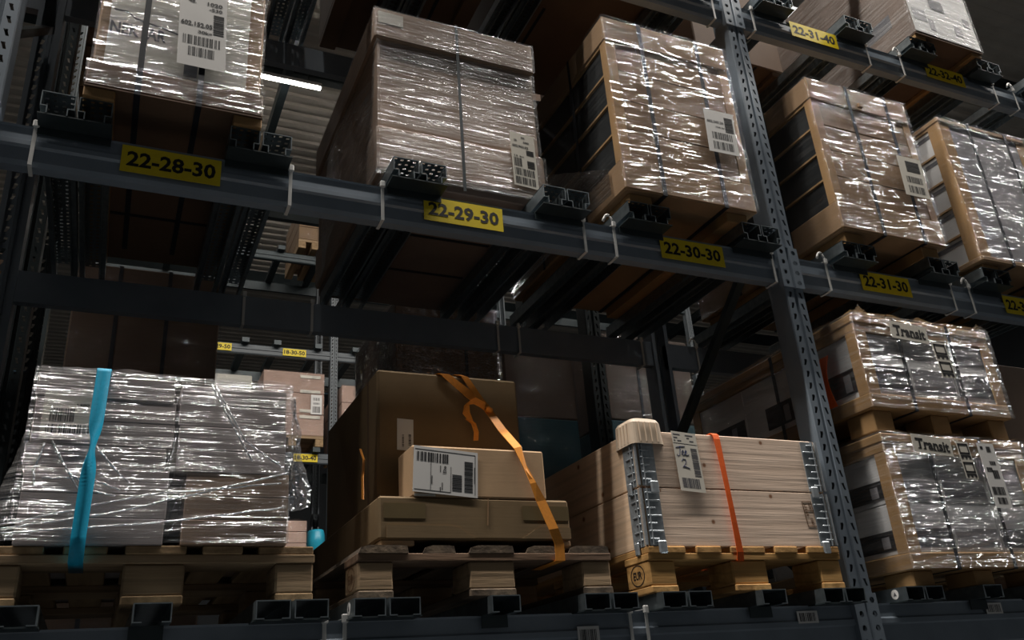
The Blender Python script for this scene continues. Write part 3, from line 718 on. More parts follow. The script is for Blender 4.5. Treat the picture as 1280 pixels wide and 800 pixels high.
mb = MB(); mb.cbox(3.335, 3.365, -0.118, -0.103, 2.245, 2.275, 0.006).build('hand_hole_flap', 'card_light', t)
t = framed_load(3.905, 4.560, -0.10, 1.515, 2.345, 'film wrapped load of white boxes behind a cardboard corner post at the right edge', 'pack_white', 'pack_grey', 5, 1.4855, seed=51, strap_x=(4.12, 4.40), lid_h=0.03, base_h=0.03, film_name='film_dense', side_band='print_grey', post_w=0.07)
MB().box(4.44, 4.50, -0.1085, -0.1075, 1.93, 1.99).build('pictogram', 'print_black', t)
# P6: white printed load on the top level
t = thing('wrapped_load', 'white wrapped load standing on the top beam at the top right corner', 'wrapped load', (4.22, 0.4, 2.886))
MB().cbox(3.962, 4.482, -0.10, 0.95, 2.915, 3.72, 0.006).build('carton', 'card_shaded', t)  # darker card colour stands for the shaded left side
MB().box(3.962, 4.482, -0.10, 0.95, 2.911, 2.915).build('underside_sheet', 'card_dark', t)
for x in (3.965, 4.40): MB().cbox(x, x+0.08, -0.09, 0.94, 2.8855, 2.911, 0.003).build('runner', 'card_yellow', t)
MB().box(3.97, 4.474, -0.1015, -0.10, 2.93, 3.71).build('front_sheet', 'paper', t)
s = Sheet((4.15, -0.1025, 3.14), (4.26, -0.1025, 3.14), (4.15, -0.1025, 3.21))
mb = MB(); s.slab(mb, 0, 1, 0, 1); mb.build('printed_block', 'print_grey', t)
for a, b, c, d in ((3.99, 4.09, 3.02, 3.10), (4.30, 4.36, 2.99, 3.06), (4.40, 4.45, 3.08, 3.14), (4.10, 4.14, 2.97, 3.05)): MB().box(a, b, -0.1025, -0.1015, c, d).build('printed_patch', 'pack_grey', t)
MB().box(3.9605, 3.962, 0.02, 0.20, 3.05, 3.14).build('side_print', 'print_grey', t)
film_wrap(3.962, 4.482, -0.103, 0.95, 2.918, 3.72, 0.002, 61, 0.004).build('stretch_film', 'film_milky', t, True)
# loads of the top level seen only from below
for x0, x1, lb in ((1.0, 1.66, 'dark underside of a carton on the top level above the three-tier load'), (1.78, 2.58, 'dark reddish underside of a carton on the top level left of the slotted upright'), (-0.12, 0.70, 'underside of a carton on the top level above the top left load'), (2.90, 3.50, 'dark carton added to shade the white load, set back behind the label 22-31-40')):
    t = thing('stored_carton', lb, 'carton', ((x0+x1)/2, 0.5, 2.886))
    MB().cbox(x0, x1, 0.42 if x0 > 2.8 else 0.03, 1.05, 2.915, 4.15 if x0 > 2.8 else 5.3, 0.006).build('carton', 'card_dark', t)  # tall unseen upper parts block the lamps; set-back carton added for shade
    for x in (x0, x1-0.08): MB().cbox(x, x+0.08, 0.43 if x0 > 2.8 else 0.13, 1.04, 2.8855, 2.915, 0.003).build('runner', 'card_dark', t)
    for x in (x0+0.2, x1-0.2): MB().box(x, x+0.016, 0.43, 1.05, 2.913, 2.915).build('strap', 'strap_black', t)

for x0, x1, z0, z1, lb in ((-1.05, -0.33, H1, 2.5, 'dark carton added beyond the left edge on the middle level to block light'), (-1.05, -0.33, 0.0, 1.1, 'dark carton added beyond the left edge on the lowest level to block light'), (-1.05, -0.33, H2, 5.3, 'dark carton added beyond the left edge on the top level to block light'), (3.98, 4.72, 0.047, 1.18, 'dark carton added at the right edge beside the Transit loads to block light')):
    t = thing('stored_carton', lb, 'carton', ((x0+x1)/2, 0.5, z0))  # added cartons that keep light out at both ends of the rack
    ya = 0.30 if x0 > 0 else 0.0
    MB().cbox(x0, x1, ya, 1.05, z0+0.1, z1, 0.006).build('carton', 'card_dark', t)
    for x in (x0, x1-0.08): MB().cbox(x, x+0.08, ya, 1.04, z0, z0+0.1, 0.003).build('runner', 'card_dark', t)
beam(XA-2.9, XA-0.05, 0, H1, 'end of the middle front beam beyond the left upright'); beam(XA-2.9, XA-0.05, 0, H2, 'end of the top front beam beyond the left upright'); beam(XA-2.9, XA-0.05, 0, 0.0, 'end of the lowest front beam beyond the left upright')
beam(XA-2.9, XA-0.05, 1.03, H1, 'end of the middle rear beam beyond the left upright', 1); beam(XA-2.9, XA-0.05, 1.03, H2, 'end of the top rear beam beyond the left upright', 1); beam(XA-2.9, XA-0.05, 1.03, 0.0, 'end of the lowest rear beam beyond the left upright', 1)
# ---------------------------------------------------------------- wooden pallets (800 x 1200)
def pallet(x, y, z, label, mx, my, mb_, rot_boards=0, seed=1, chamf=False):
    rr = random.Random(seed)
    t = thing('wooden_pallet', label, 'pallet', (x+0.4, y+0.6, z), 'wooden pallets on the lowest level')
    xs = [(0, 0.145), (0.1875, 0.2875), (0.3275, 0.4725), (0.5125, 0.6125), (0.655, 0.80)]
    z0 = z+0.022; zb = z0+0.078; zs = zb+0.022; zd = zs+0.022
    for a, b in xs:
        j = rr.uniform(-0.006, 0.006)
        if chamf: MB().prism_y([(x+a, zs), (x+b, zs), (x+b-0.004, zd-0.002), (x+b-0.02, zd), (x+a+0.03, zd), (x+a+0.008, zd-0.006)], y+j, y+1.2+j).build('deck_board', my, t)
        else: MB().cbox(x+a, x+b, y+j, y+1.2+j, zs, zd, 0.003).build('deck_board', my, t)
    for yy in (0, 0.5275, 1.055): MB().cbox(x-0.003, x+0.803, y+yy, y+yy+0.145, zb, zs, 0.002).build('stringer_board', mx, t)
    for a, b in ((0, 0.1), (0.3275, 0.4725), (0.70, 0.80)):
        MB().cbox(x+a, x+b, y, y+1.2, z, z0, 0.003).build('bottom_board', my, t)
        for yy, d in ((0, 0.145), (0.5275, 0.145), (1.055, 0.145)):
            MB().cbox(x+a, x+b, y+yy+rr.uniform(0.002, 0.008), y+yy+d, z0, zb, 0.005).build('block', mb_, t)
    return t
pl = pallet(0.0, -0.035, 0.0475, 'worn grey brown wooden pallet under the load with the blue strap', 'old_x', 'old_y', 'old_x', seed=2)
pm = pallet(0.918, -0.055, 0.0475, 'dark weathered wooden pallet under the stacked cardboard boxes', 'weathered_x', 'weathered_y', 'old_x', seed=3, chamf=True)
pc = pallet(1.862, -0.052, 0.0475, 'honey coloured wooden pallet with an oval block stamp under the pine crate', 'honey_x', 'honey_y', 'honey_x', seed=4)
ZD = 0.0475+0.144
def ring_stamp(par, x, yc, zc, r, txt, mat='print_black'):
    mb = MB(); n = 24
    for k in range(n):
        a, b = 2*math.pi*k/n, 2*math.pi*(k+1)/n
        mb.add([(x, yc-q*1.25*math.cos(w_), zc+q*math.sin(w_)) for w_, q in ((a, r), (b, r), (b, r*0.9), (a, r*0.9))], [(0, 1, 2, 3)])
    s = Sheet((x, yc+r*0.75, zc-r*0.38), (x, yc-r*0.75, zc-r*0.38), (x, yc+r*0.75, zc+r*0.38), (-1, 0, 0))
    s.text(mb, txt, 0, 1, 0, 1, 0); mb.build('stamp', mat, par)
ring_stamp(pc, 1.8612, 0.025, 0.0475+0.062, 0.034, 'EUR')
ring_stamp(pm, 0.9172, 0.025, 0.0475+0.062, 0.034, 'EUR', 'print_brown')

# ---------------------------------------------------------------- left load: wrapped flat cartons, blue strap
t = thing('wrapped_load', 'silvery film wrapped stack of flat cartons on the pallet at the lower left', 'wrapped load', (0.4, 0.5, ZD))
lay = [0.0, 0.066, 0.128, 0.192, 0.252, 0.318, 0.380, 0.442]
rr = random.Random(5)
for k in range(7):
    a, b = ZD+lay[k]+0.0002, ZD+lay[k+1]-0.0004
    j = rr.uniform(-0.008, 0.008)
    MB().cbox(0.075+j*0.6, 0.410+j, -0.047+abs(j)*0.3, 1.08, a, b, 0.002).build('flat_carton', 'card_grey', t)
    j = rr.uniform(-0.008, 0.008)
    if k < 3: MB().cbox(0.452+j*0.7, 0.722+j*0.4, -0.047+abs(j)*0.3, 1.08, a, b, 0.002).build('flat_carton', 'card_mauve', t)
    else: MB().cbox(0.428+j*0.4, 0.712+j*0.4, -0.047+abs(j)*0.3, 1.08, a, b-(0.008 if k == 6 else 0), 0.002).build('flat_carton', 'card_grey', t)
s = Sheet((0.098, -0.0515, 0.452), (0.222, -0.0515, 0.456), (0.098, -0.0515, 0.585))
parcel_sheet(t, s, [('1480', 0.62, 0.86, 0.66, 0.72)], [(0.14, 0.60, 0.36, 0.62, False), (0.10, 0.92, 0.12, 0.30, False)], 'paper_cream')
def skirt(x, y, z, n):
    k = max(0.0, (0.50-z)/0.30)
    d = 0
    if n[0] < 0: d = 0.085*k**1.6*max(0, 1-y*0.6)
    if n[0] == 0 and x < 0.25: d = 0.03*k*(0.25-x)/0.25
    return d
film_wrap(0.072, 0.722, -0.052, 1.08, ZD+0.004, ZD+0.452, 0.0034, 71, 0.004, 0.016, 0.0075, 0.008, 42, 0.01, top=True, skirt=skirt).build('stretch_film', 'film_creased', t, True)
# twisted gathers of film: long diagonal rope creases on the front
def rope(par, pts, r, name='film_fold'):
    P = []
    for (a, b) in zip(pts, pts[1:]):
        for k in range(8): u = k/8; P.append(tuple(a[i]+(b[i]-a[i])*u+(0.0012*math.sin(k*2.3+a[0]*50) if i == 2 else 0) for i in range(3)))
    P.append(pts[-1]); MB().tube(P, r, 5).build(name, 'film_rope', par, True)
yfz = -0.060
for pts in ([(0.50, 0.628), (0.56, 0.52), (0.62, 0.415)], [(0.51, 0.626), (0.60, 0.47), (0.70, 0.40)], [(0.02, 0.22), (0.30, 0.27), (0.72, 0.385)], [(0.04, 0.232), (0.36, 0.315), (0.70, 0.355)], [(0.03, 0.213), (0.40, 0.245), (0.715, 0.29)],
            [(0.13, 0.445), (0.18, 0.36), (0.22, 0.30)], [(0.115, 0.44), (0.10, 0.37), (0.105, 0.33)], [(0.22, 0.45), (0.29, 0.37), (0.32, 0.345)], [(0.12, 0.35), (0.22, 0.355), (0.30, 0.325)], [(0.17, 0.37), (0.24, 0.32), (0.29, 0.31)]):
    rope(t, [(p[0], yfz-0.004, p[1]) for p in pts], 0.0028)
mb = MB(); vs = []; nu, nv = 14, 44      # crumpled tail of film hanging at the right front corner
for i in range(nu+1):
    for j in range(nv+1):
        u, v = i/nu, j/nv
        z = 0.60-0.315*v
        wd = 0.012+0.045*min(1, v*1.6)*(0.75+0.25*math.sin(v*9)); x = 0.722+wd*u+0.006*noise.noise(Vector((u*4, v*9, 2)))
        y = -0.058-0.022*math.sin(u*5+v*3)+0.022*noise.noise(Vector((u*5, v*11, 8)))
        vs.append((x, y, z))
mb.add(vs, [(i*(nv+1)+j, (i+1)*(nv+1)+j, (i+1)*(nv+1)+j+1, i*(nv+1)+j+1) for i in range(nu) for j in range(nv)])
mb.build('loose_film', 'film_tail', t, True)
mb = MB(); vs = []                         # tuft of film on the top left
for i in range(13):
    for j in range(9):
        u, v = i/12, j/8; x = 0.10+0.16*u; y = -0.05+0.25*v
        vs.append((x, y, ZD+0.452+0.035*math.sin(math.pi*u)**0.6*(0.6+0.5*noise.noise(Vector((u*5, v*4, 1))))*math.sin(math.pi*(0.15+0.85*v))))
mb.add(vs, [(i*9+j, (i+1)*9+j, (i+1)*9+j+1, i*9+j+1) for i in range(12) for j in range(8)])
mb.build('film_tuft', 'film_tail', t, True)
# blue strap: flat at the top, twisted thin at mid height, flat again over the pallet edge
st = MB(); pts = []
def sp(xc, z, y, wd, ang): 
    dx, dy = wd/2*math.cos(ang), wd/2*math.sin(ang)
    pts.append(((xc-dx, y-dy, z), (xc+dx, y+dy, z), (math.sin(ang), -math.cos(ang), 0.05)))
sp(0.232, 0.655, 0.9, 0.034, 0); sp(0.232, 0.655, 0.02, 0.034, 0); sp(0.230, 0.652, -0.045, 0.034, 0)
for k in range(49):
    v = k/48; z = 0.640-0.445*v
    ang = 1.25*math.exp(-((z-0.425)/0.055)**2)
    sp(0.229-0.010*v, z, -0.085-0.012*math.sin(v*math.pi), 0.034, ang)
sp(0.219, ZD-0.044, -0.060, 0.034, 0); sp(0.219, ZD-0.046, 0.10, 0.034, 0)
st.ribbon(pts, 0.002); tag(st.build('ratchet_strap', 'strap_blue', None, True), 'blue lashing strap over the silvery wrapped load at the lower left', 'strap')

# ---------------------------------------------------------------- middle load: cardboard boxes
def carton(x0, x1, y0, y1, z0, z1, mat, label, extra=None, b=0.006):
    t = thing('cardboard_box', label, 'cardboard box', ((x0+x1)/2, (y0+y1)/2, z0))
    MB().cbox(x0, x1, y0, y1, z0, z1, b).build('carton', mat, t)
    return t
ZB = ZD+0.017
t = carton(0.978, 1.590, -0.052, 1.02, ZB, 0.332, 'card_olive', 'wide flat cardboard box, lowest of the stack on the weathered pallet')
for x0, x1 in ((0.985, 1.085), (1.535, 1.59), (1.24, 1.30)): MB().cbox(x0, x1, -0.045 if x0 != 1.24 else 0.3, 1.0, ZD, ZB, 0.003).build('runner', 'card_kraft', t)
MB().box(0.992, 1.118, -0.0532, -0.052, 0.268, 0.312).build('tape', 'tape_brown', t)
MB().box(1.43, 1.588, -0.0532, -0.052, 0.268, 0.312).build('tape', 'tape_brown', t)
                                            # cut die-line flaps at the lower edge of its front
for fx0, fx1 in ((1.065, 1.27), (1.42, 1.66)):
    x1 = min(fx1, 1.588)
    pr = [(fx0, ZB+0.004), (x1, ZB+0.004), (x1, ZB+0.038), (fx0+0.07, ZB+0.040), (fx0+0.045, ZB+0.030), (fx0+0.02, ZB+0.014)]
    if fx0 < 1.2: pr = [(1.0, ZB+0.004), (1.27, ZB+0.004), (1.25, ZB+0.014), (1.22, ZB+0.034), (1.19, ZB+0.040), (1.0, ZB+0.040)]
    MB().prism_y(pr, -0.0555, -0.052).build('flap', 'card_olive', t)
MB().bar((1.318, -0.0535, 0.33), (1.312, -0.0535, 0.25), 0.002, 0.002).build('crease', 'card_light', t)
t = carton(1.080, 1.517, -0.052, 0.085, 0.3325, 0.487, 'card_kraft', 'light brown cardboard box with a big white address label, at the front of the stack', b=0.005)
s = Sheet((1.079, -0.0545, 0.3465), (1.283, -0.0545, 0.331), (1.087, -0.0545, 0.4855))
sh = parcel_sheet(t, s, [], [(0.05, 0.54, 0.68, 0.88, False), (0.60, 0.75, 0.10, 0.46, True), (0.79, 0.92, 0.10, 0.42, True), (0.79, 0.92, 0.44, 0.78, True)], 'paper')
mb = MB()
for u0, u1, v0, v1 in ((0.02, 0.96, 0.93, 0.937), (0.955, 0.962, 0.05, 0.93), (0.265, 0.270, 0.06, 0.66), (0.575, 0.580, 0.08, 0.62), (0.02, 0.58, 0.058, 0.064), (0.28, 0.292, 0.20, 0.38), (0.44, 0.452, 0.10, 0.25), (0.41, 0.422, 0.05, 0.15), (0.41, 0.42, 0.48, 0.62), (0.945, 0.952, 0.3, 0.66)): s.slab(mb, u0, u1, v0, v1, 0.0008, 0.0012)
s.text(mb, 'De', 0.455, 0.505, 0.46, 0.62, 0.0013, 90); mb.build('ruled_lines', 'print_black', sh)
MB().box(1.085, 1.15, -0.0528, -0.052, 0.3335, 0.341).build('tape', 'paper_cream', t)
t = carton(1.034, 1.539, 0.150, 0.85, 0.3325, 0.800, 'card_olive', 'tall brown cardboard box at the back of the stack behind the address label box', b=0.008)
MB().box(1.0325, 1.034, 0.25, 0.265, 0.34, 0.79).build('seam', 'card_dark', t)
s = Sheet((1.098, 0.1495, 0.529), (1.153, 0.1495, 0.527), (1.100, 0.1495, 0.634))
parcel_sheet(t, s, [], [(0.70, 0.86, 0.16, 0.52, True), (0.30, 0.42, 0.10, 0.5, True)], 'paper')
# orange strap over the boxes
st = MB(); pts = []
def op(p, q, n): pts.append((p, q, n))
op((1.17, 0.84, 0.803), (1.20, 0.84, 0.803), (0, 0, 1)); op((1.235, 0.17, 0.803), (1.265, 0.17, 0.803), (0, 0, 1)); op((1.249, 0.145, 0.801), (1.286, 0.145, 0.800), (0, -1, 0.4))
op((1.343, 0.143, 0.722), (1.364, 0.143, 0.745), (0, -1, 0.1)); op((1.401, 0.130, 0.674), (1.426, 0.130, 0.682), (0, -1, 0.2))
op((1.410, 0.045, 0.578), (1.437, 0.045, 0.586), (0, -1, 0.4)); op((1.412, -0.060, 0.489), (1.438, -0.060, 0.496), (0, -1, 0.5))
op((1.432, -0.072, 0.430), (1.446, -0.066, 0.436), (0.5, -1, 0.0)); op((1.452, -0.074, 0.375), (1.470, -0.078, 0.379), (-0.2, -1, 0))
op((1.468, -0.074, 0.320), (1.500, -0.074, 0.326), (0, -1, 0)); op((1.502, -0.076, 0.235), (1.534, -0.076, 0.240), (0, -1, 0)); op((1.520, -0.070, ZD+0.002), (1.552, -0.070, ZD+0.004), (0, -1, 0)); op((1.520, -0.068, ZD-0.046), (1.552, -0.068, ZD-0.046), (0, -1, -0.5)); op((1.520, 0.1, ZD-0.047), (1.552, 0.1, ZD-0.047), (0, 0, -1))
st.ribbon(pts, 0.002)
t = thing('ratchet_strap', 'orange lashing strap knotted over the stacked cardboard boxes', 'strap', (1.4, 0.0, ZD))
st.build('band', 'strap_orange', t)
mb = MB(); pts = []                          # second pass of the band on top, the knot and its loop
op((1.215, 0.34, 0.806), (1.24, 0.34, 0.806), (0, 0, 1)); op((1.31, 0.16, 0.806), (1.335, 0.16, 0.806), (0, 0, 1)); op((1.327, 0.143, 0.798), (1.354, 0.143, 0.795), (0, -1, 0.3)); op((1.381, 0.138, 0.713), (1.404, 0.138, 0.718), (0, -1, 0)); op((1.403, 0.128, 0.677), (1.426, 0.128, 0.684), (0, -1, 0))
mb.ribbon(pts, 0.002); mb.build('band', 'strap_orange', t)
mb = MB(); mb.tube([(1.395, 0.126, 0.690), (1.405, 0.114, 0.677), (1.419, 0.120, 0.672), (1.425, 0.128, 0.665)], 0.011, 8); mb.build('knot', 'strap_orange', t, True)
mb = MB(); pts = []
for x, y, z, dx, dz in ((1.401, 0.122, 0.674, 0.0, 0.024), (1.358, 0.116, 0.690, 0.004, 0.022), (1.323, 0.116, 0.682, 0.016, 0.014), (1.315, 0.114, 0.653, 0.024, 0.004), (1.329, 0.110, 0.633, 0.020, -0.010), (1.350, 0.114, 0.621, 0.008, -0.018)): op((x, y, z), (x+dx, y-0.006, z+dz), (dz*10, -1, -dx*10))
mb.ribbon(pts, 0.0018); mb.build('loop', 'strap_orange', t)
mb = MB(); pts = []
for x, y, z in ((1.327, 0.124, 0.638), (1.346, 0.118, 0.621), (1.355, 0.120, 0.592), (1.354, 0.126, 0.565)): op((x, y, z), (x+0.017, y, z+0.002), (0, -1, 0))
mb.ribbon(pts, 0.0018); mb.build('loose_tail', 'strap_orange', t)
mb = MB(); pts = []                          # the band coming down on the left side of the stack
for x, y, z in ((1.022, 0.30, 0.57), (1.002, 0.18, 0.50), (0.976, 0.10, 0.42), (0.966, 0.06, 0.345)): op((x, y, z), (x, y+0.022, z+0.006), (-1, 0, 0.2))
mb.ribbon(pts, 0.0018); mb.build('band', 'strap_orange', t)

# ---------------------------------------------------------------- pine crate: two pallet collars, corner cap, tag, strap
CX0, CX1, CY0, CY1 = 1.864, 2.660, -0.050, 1.146
def collar(z0, z1, label, tilt=0):
    t = thing('pallet_collar', label, 'pallet collar', ((CX0+CX1)/2, (CY0+CY1)/2, z0), 'pine pallet collars of the crate')
    b = 0.02; z1 -= 0.003
    MB().cbox(CX0+b, CX1-b, CY0, CY0+b, z0, z1, 0.0025).build('board', 'pine_x', t)
    MB().cbox(CX0+b, CX1-b, CY1-b, CY1, z0, z1, 0.0025).build('board', 'pine_x', t)
    MB().cbox(CX0, CX0+b, CY0+0.004, CY1-0.004, z0, z1, 0.0025).build('board', 'pine_y', t)
    MB().cbox(CX1-b, CX1, CY0+0.004, CY1-0.004, z0, z1, 0.0025).build('board', 'pine_y', t)
    for cx, sx in ((CX0, 1), (CX1, -1)):
        for cy, sy in ((CY0, 1), (CY1, -1)):
            mb = MB(); p = 0.0025
            xa, xb = sorted((cx+sx*0.012, cx+sx*0.072)); ya, yb = sorted((cy-sy*p, cy))
            zz0, zz1 = z0-0.022, z1-0.004
            mb.box(xa, xb, ya, yb, z0+0.002, zz1)
            ya2, yb2 = sorted((cy+sy*0.012, cy+sy*0.075)); xa2, xb2 = sorted((cx-sx*p, cx))
            mb.box(xa2, xb2, ya2, yb2, z0+0.002, zz1)
            # pressed ridges, knuckle rod and locating tongues
            k = 0; zq = z0+0.02
            while zq < zz1-0.01:
                w_ = 0.054 if k % 2 else 0.034
                x_a, x_b = sorted((cx+sx*0.014, cx+sx*(0.014+w_))); y_a, y_b = sorted((cy-sy*(p+0.005), cy-sy*p))
                mb.cbox(x_a, x_b, y_a, y_b, zq, zq+0.006, 0.0018)
                y_a, y_b = sorted((cy+sy*0.014, cy+sy*(0.014+w_*0.8))); x_a, x_b = sorted((cx-sx*(p+0.005), cx-sx*p))
                mb.cbox(x_a, x_b, y_a, y_b, zq, zq+0.006, 0.0018)
                zq += 0.025; k += 1
            mb.tube([(cx+sx*0.022, cy-sy*0.006, z0+0.004), (cx+sx*0.022, cy-sy*0.006, zz1)], 0.003, 6)
            mb.tube([(cx-sx*0.006, cy+sy*0.022, z0+0.004), (cx-sx*0.006, cy+sy*0.022, zz1)], 0.003, 6)
            mb.tube([(cx, cy, z0+0.004), (cx, cy, zz1)], 0.006, 8)
            x_a, x_b = sorted((cx+sx*0.038, cx+sx*0.070)); y_a, y_b = sorted((cy-sy*(p+0.011), cy-sy*(p+0.001)))
            mb.cbox(x_a, x_b, y_a, y_b, z0-0.024, z0+0.018, 0.004)
            y_a, y_b = sorted((cy+sy*0.034, cy+sy*0.058)); x_a, x_b = sorted((cx-sx*(p+0.011), cx-sx*(p+0.001)))
            mb.cbox(x_a, x_b, y_a, y_b, z0-0.024, z0+0.018, 0.004)
            mb.build('corner_hinge', 'hinge_steel', t)
    return t
c1 = collar(ZD, ZD+0.195, 'lower pine plank collar of the crate, with a brown ink stamp')
c2 = collar(ZD+0.195, ZD+0.390, 'upper pine plank collar of the crate, behind the paper tag')
s = Sheet((2.548, CY0-0.0005, 0.262), (2.592, CY0-0.0005, 0.262), (2.540, CY0-0.0005, 0.352))
mb = MB()
for u0, u1, v0, v1 in ((0, 1, 0, 0.03), (0, 1, 0.97, 1), (0, 0.06, 0, 1), (0.94, 1, 0, 1), (0, 1, 0.62, 0.64)): s.slab(mb, u0, u1, v0, v1, 0, 0.0006)
s.text(mb, 'DE-NW', 0.60, 0.86, 0.66, 0.94, 0.0006, 90); s.text(mb, '49 HT', 0.15, 0.42, 0.40, 0.92, 0.0006, 90); s.text(mb, '0810', 0.45, 0.72, 0.08, 0.34, 0.0006, 90)
mb.build('ink_stamp', 'print_brown', c1)
# corner cap: ribbed, rounded L-shaped plastic
zt = ZD+0.39
t = thing('corner_cap', 'beige ribbed plastic corner cap on the front left corner of the crate', 'corner cap', (CX0+0.05, CY0+0.05, zt-0.06))
a0, a1, b0, b1 = CX0-0.014, CX0+0.116, CY0-0.018, CY0+0.11
def rr_loop(x0, x1, y0, y1, r, n=5):
    out = []
    for cx, cy, st in ((x1-r, y1-r, 0), (x0+r, y1-r, 90), (x0+r, y0+r, 180), (x1-r, y0+r, 270)):
        for k in range(n+1): an = math.radians(st+90*k/n); out.append((cx+r*math.cos(an), cy+r*math.sin(an)))
    return out
mb = MB(); L = []
for z, ins in ((zt-0.052, 0.0), (zt+0.024, 0.004), (zt+0.036, 0.010), (zt+0.042, 0.022)):
    L.append([(x, y, z) for x, y in rr_loop(a0+ins, a1-ins, b0+ins, b1-ins, 0.022)])
n = len(L[0]); vs = [p for q in L for p in q]; fs = []
for i in range(3):
    for k in range(n): fs.append((i*n+k, i*n+(k+1) % n, (i+1)*n+(k+1) % n, (i+1)*n+k))
fs.append(tuple(range(3*n, 4*n))); mb.add(vs, fs); mb.build('cap_shell', 'cap_plastic', t)
for k in range(4):
    x = a0+0.032+k*0.023; MB().cbox(x-0.002, x+0.002, b0-0.0022, b0+0.004, zt-0.046, zt+0.024, 0.001).build('rib', 'cap_plastic', t)
for k in range(4):
    y = b0+0.032+k*0.021; MB().cbox(a0-0.0022, a0+0.004, y-0.002, y+0.002, zt-0.046, zt+0.024, 0.001).build('rib', 'cap_plastic', t)
# paper tag on the crate
s = Sheet((2.020, CY0-0.010, 0.374), (2.122, CY0-0.008, 0.368), (2.018, CY0-0.003, 0.584))
t = thing('paper_tag', 'white paper tag with blue handwriting taped on the front of the crate', 'tag', (2.07, CY0-0.008, 0.37))
mb = MB(); s.slab(mb, 0, 1, 0, 1, 0, 0.0008); mb.build('paper', 'paper_cream', t)
mb = MB(); s.barcode(mb, 0.68, 0.93, 0.26, 0.74, 22, True, seed=3); s.barcode(mb, 0.12, 0.84, 0.06, 0.22, 24, seed=8)
for u0, u1, v in ((0.06, 0.34, 0.955), (0.06, 0.22, 0.90), (0.06, 0.12, 0.85), (0.2, 0.36, 0.85), (0.55, 0.86, 0.955), (0.6, 0.7, 0.91), (0.7, 0.86, 0.86)): s.slab(mb, u0, u1, v-0.012, v+0.006, 0.0008, 0.0012)
s.slab(mb, 0.02, 0.98, 0.80, 0.805, 0.0008, 0.0012)
mb.build('print', 'print_grey', t)
mb = MB()
for stroke in ([(0.08, 0.72), (0.25, 0.745), (0.46, 0.755)], [(0.26, 0.745), (0.24, 0.68), (0.20, 0.60), (0.12, 0.58), (0.10, 0.61)], [(0.28, 0.62), (0.38, 0.66), (0.36, 0.69), (0.30, 0.66), (0.32, 0.60), (0.42, 0.62)], [(0.42, 0.62), (0.50, 0.67), (0.47, 0.70), (0.42, 0.65), (0.46, 0.60), (0.58, 0.62)],
               [(0.24, 0.50), (0.30, 0.54), (0.40, 0.53), (0.40, 0.48), (0.30, 0.42), (0.24, 0.40), (0.34, 0.41), (0.52, 0.385)]):
    mb.tube([s.P(u, v, 0.001) for u, v in stroke], 0.0012, 4)
mb.build('handwriting', 'ink_blue', t)
# red-orange strap over the crate
st = MB(); pts = []
yo = CY0-0.012
op((2.185, 1.10, zt+0.002), (2.213, 1.10, zt+0.002), (0, 0, 1)); op((2.185, CY0, zt+0.002), (2.213, CY0, zt+0.002), (0, 0, 1)); op((2.187, yo+0.004, zt-0.004), (2.215, yo+0.004, zt-0.004), (0, -1, 0.3))
for k in range(9):
    v = k/8; z = zt-0.02-(zt-0.02-(ZD-0.02))*v; wd = 0.026-0.006*math.sin(math.pi*v); x = 2.188+0.018*v
    op((x, yo-0.006*math.sin(math.pi*v), z), (x+wd, yo-0.006*math.sin(math.pi*v), z), (0, -1, 0))
op((2.206, yo+0.006, ZD-0.046), (2.234, yo+0.006, ZD-0.046), (0, -1, -0.4)); op((2.206, 0.15, ZD-0.047), (2.234, 0.15, ZD-0.047), (0, 0, -1))
st.ribbon(pts, 0.002); tag(st.build('ratchet_strap', 'strap_red_orange'), 'red orange lashing strap over the pine crate', 'strap')

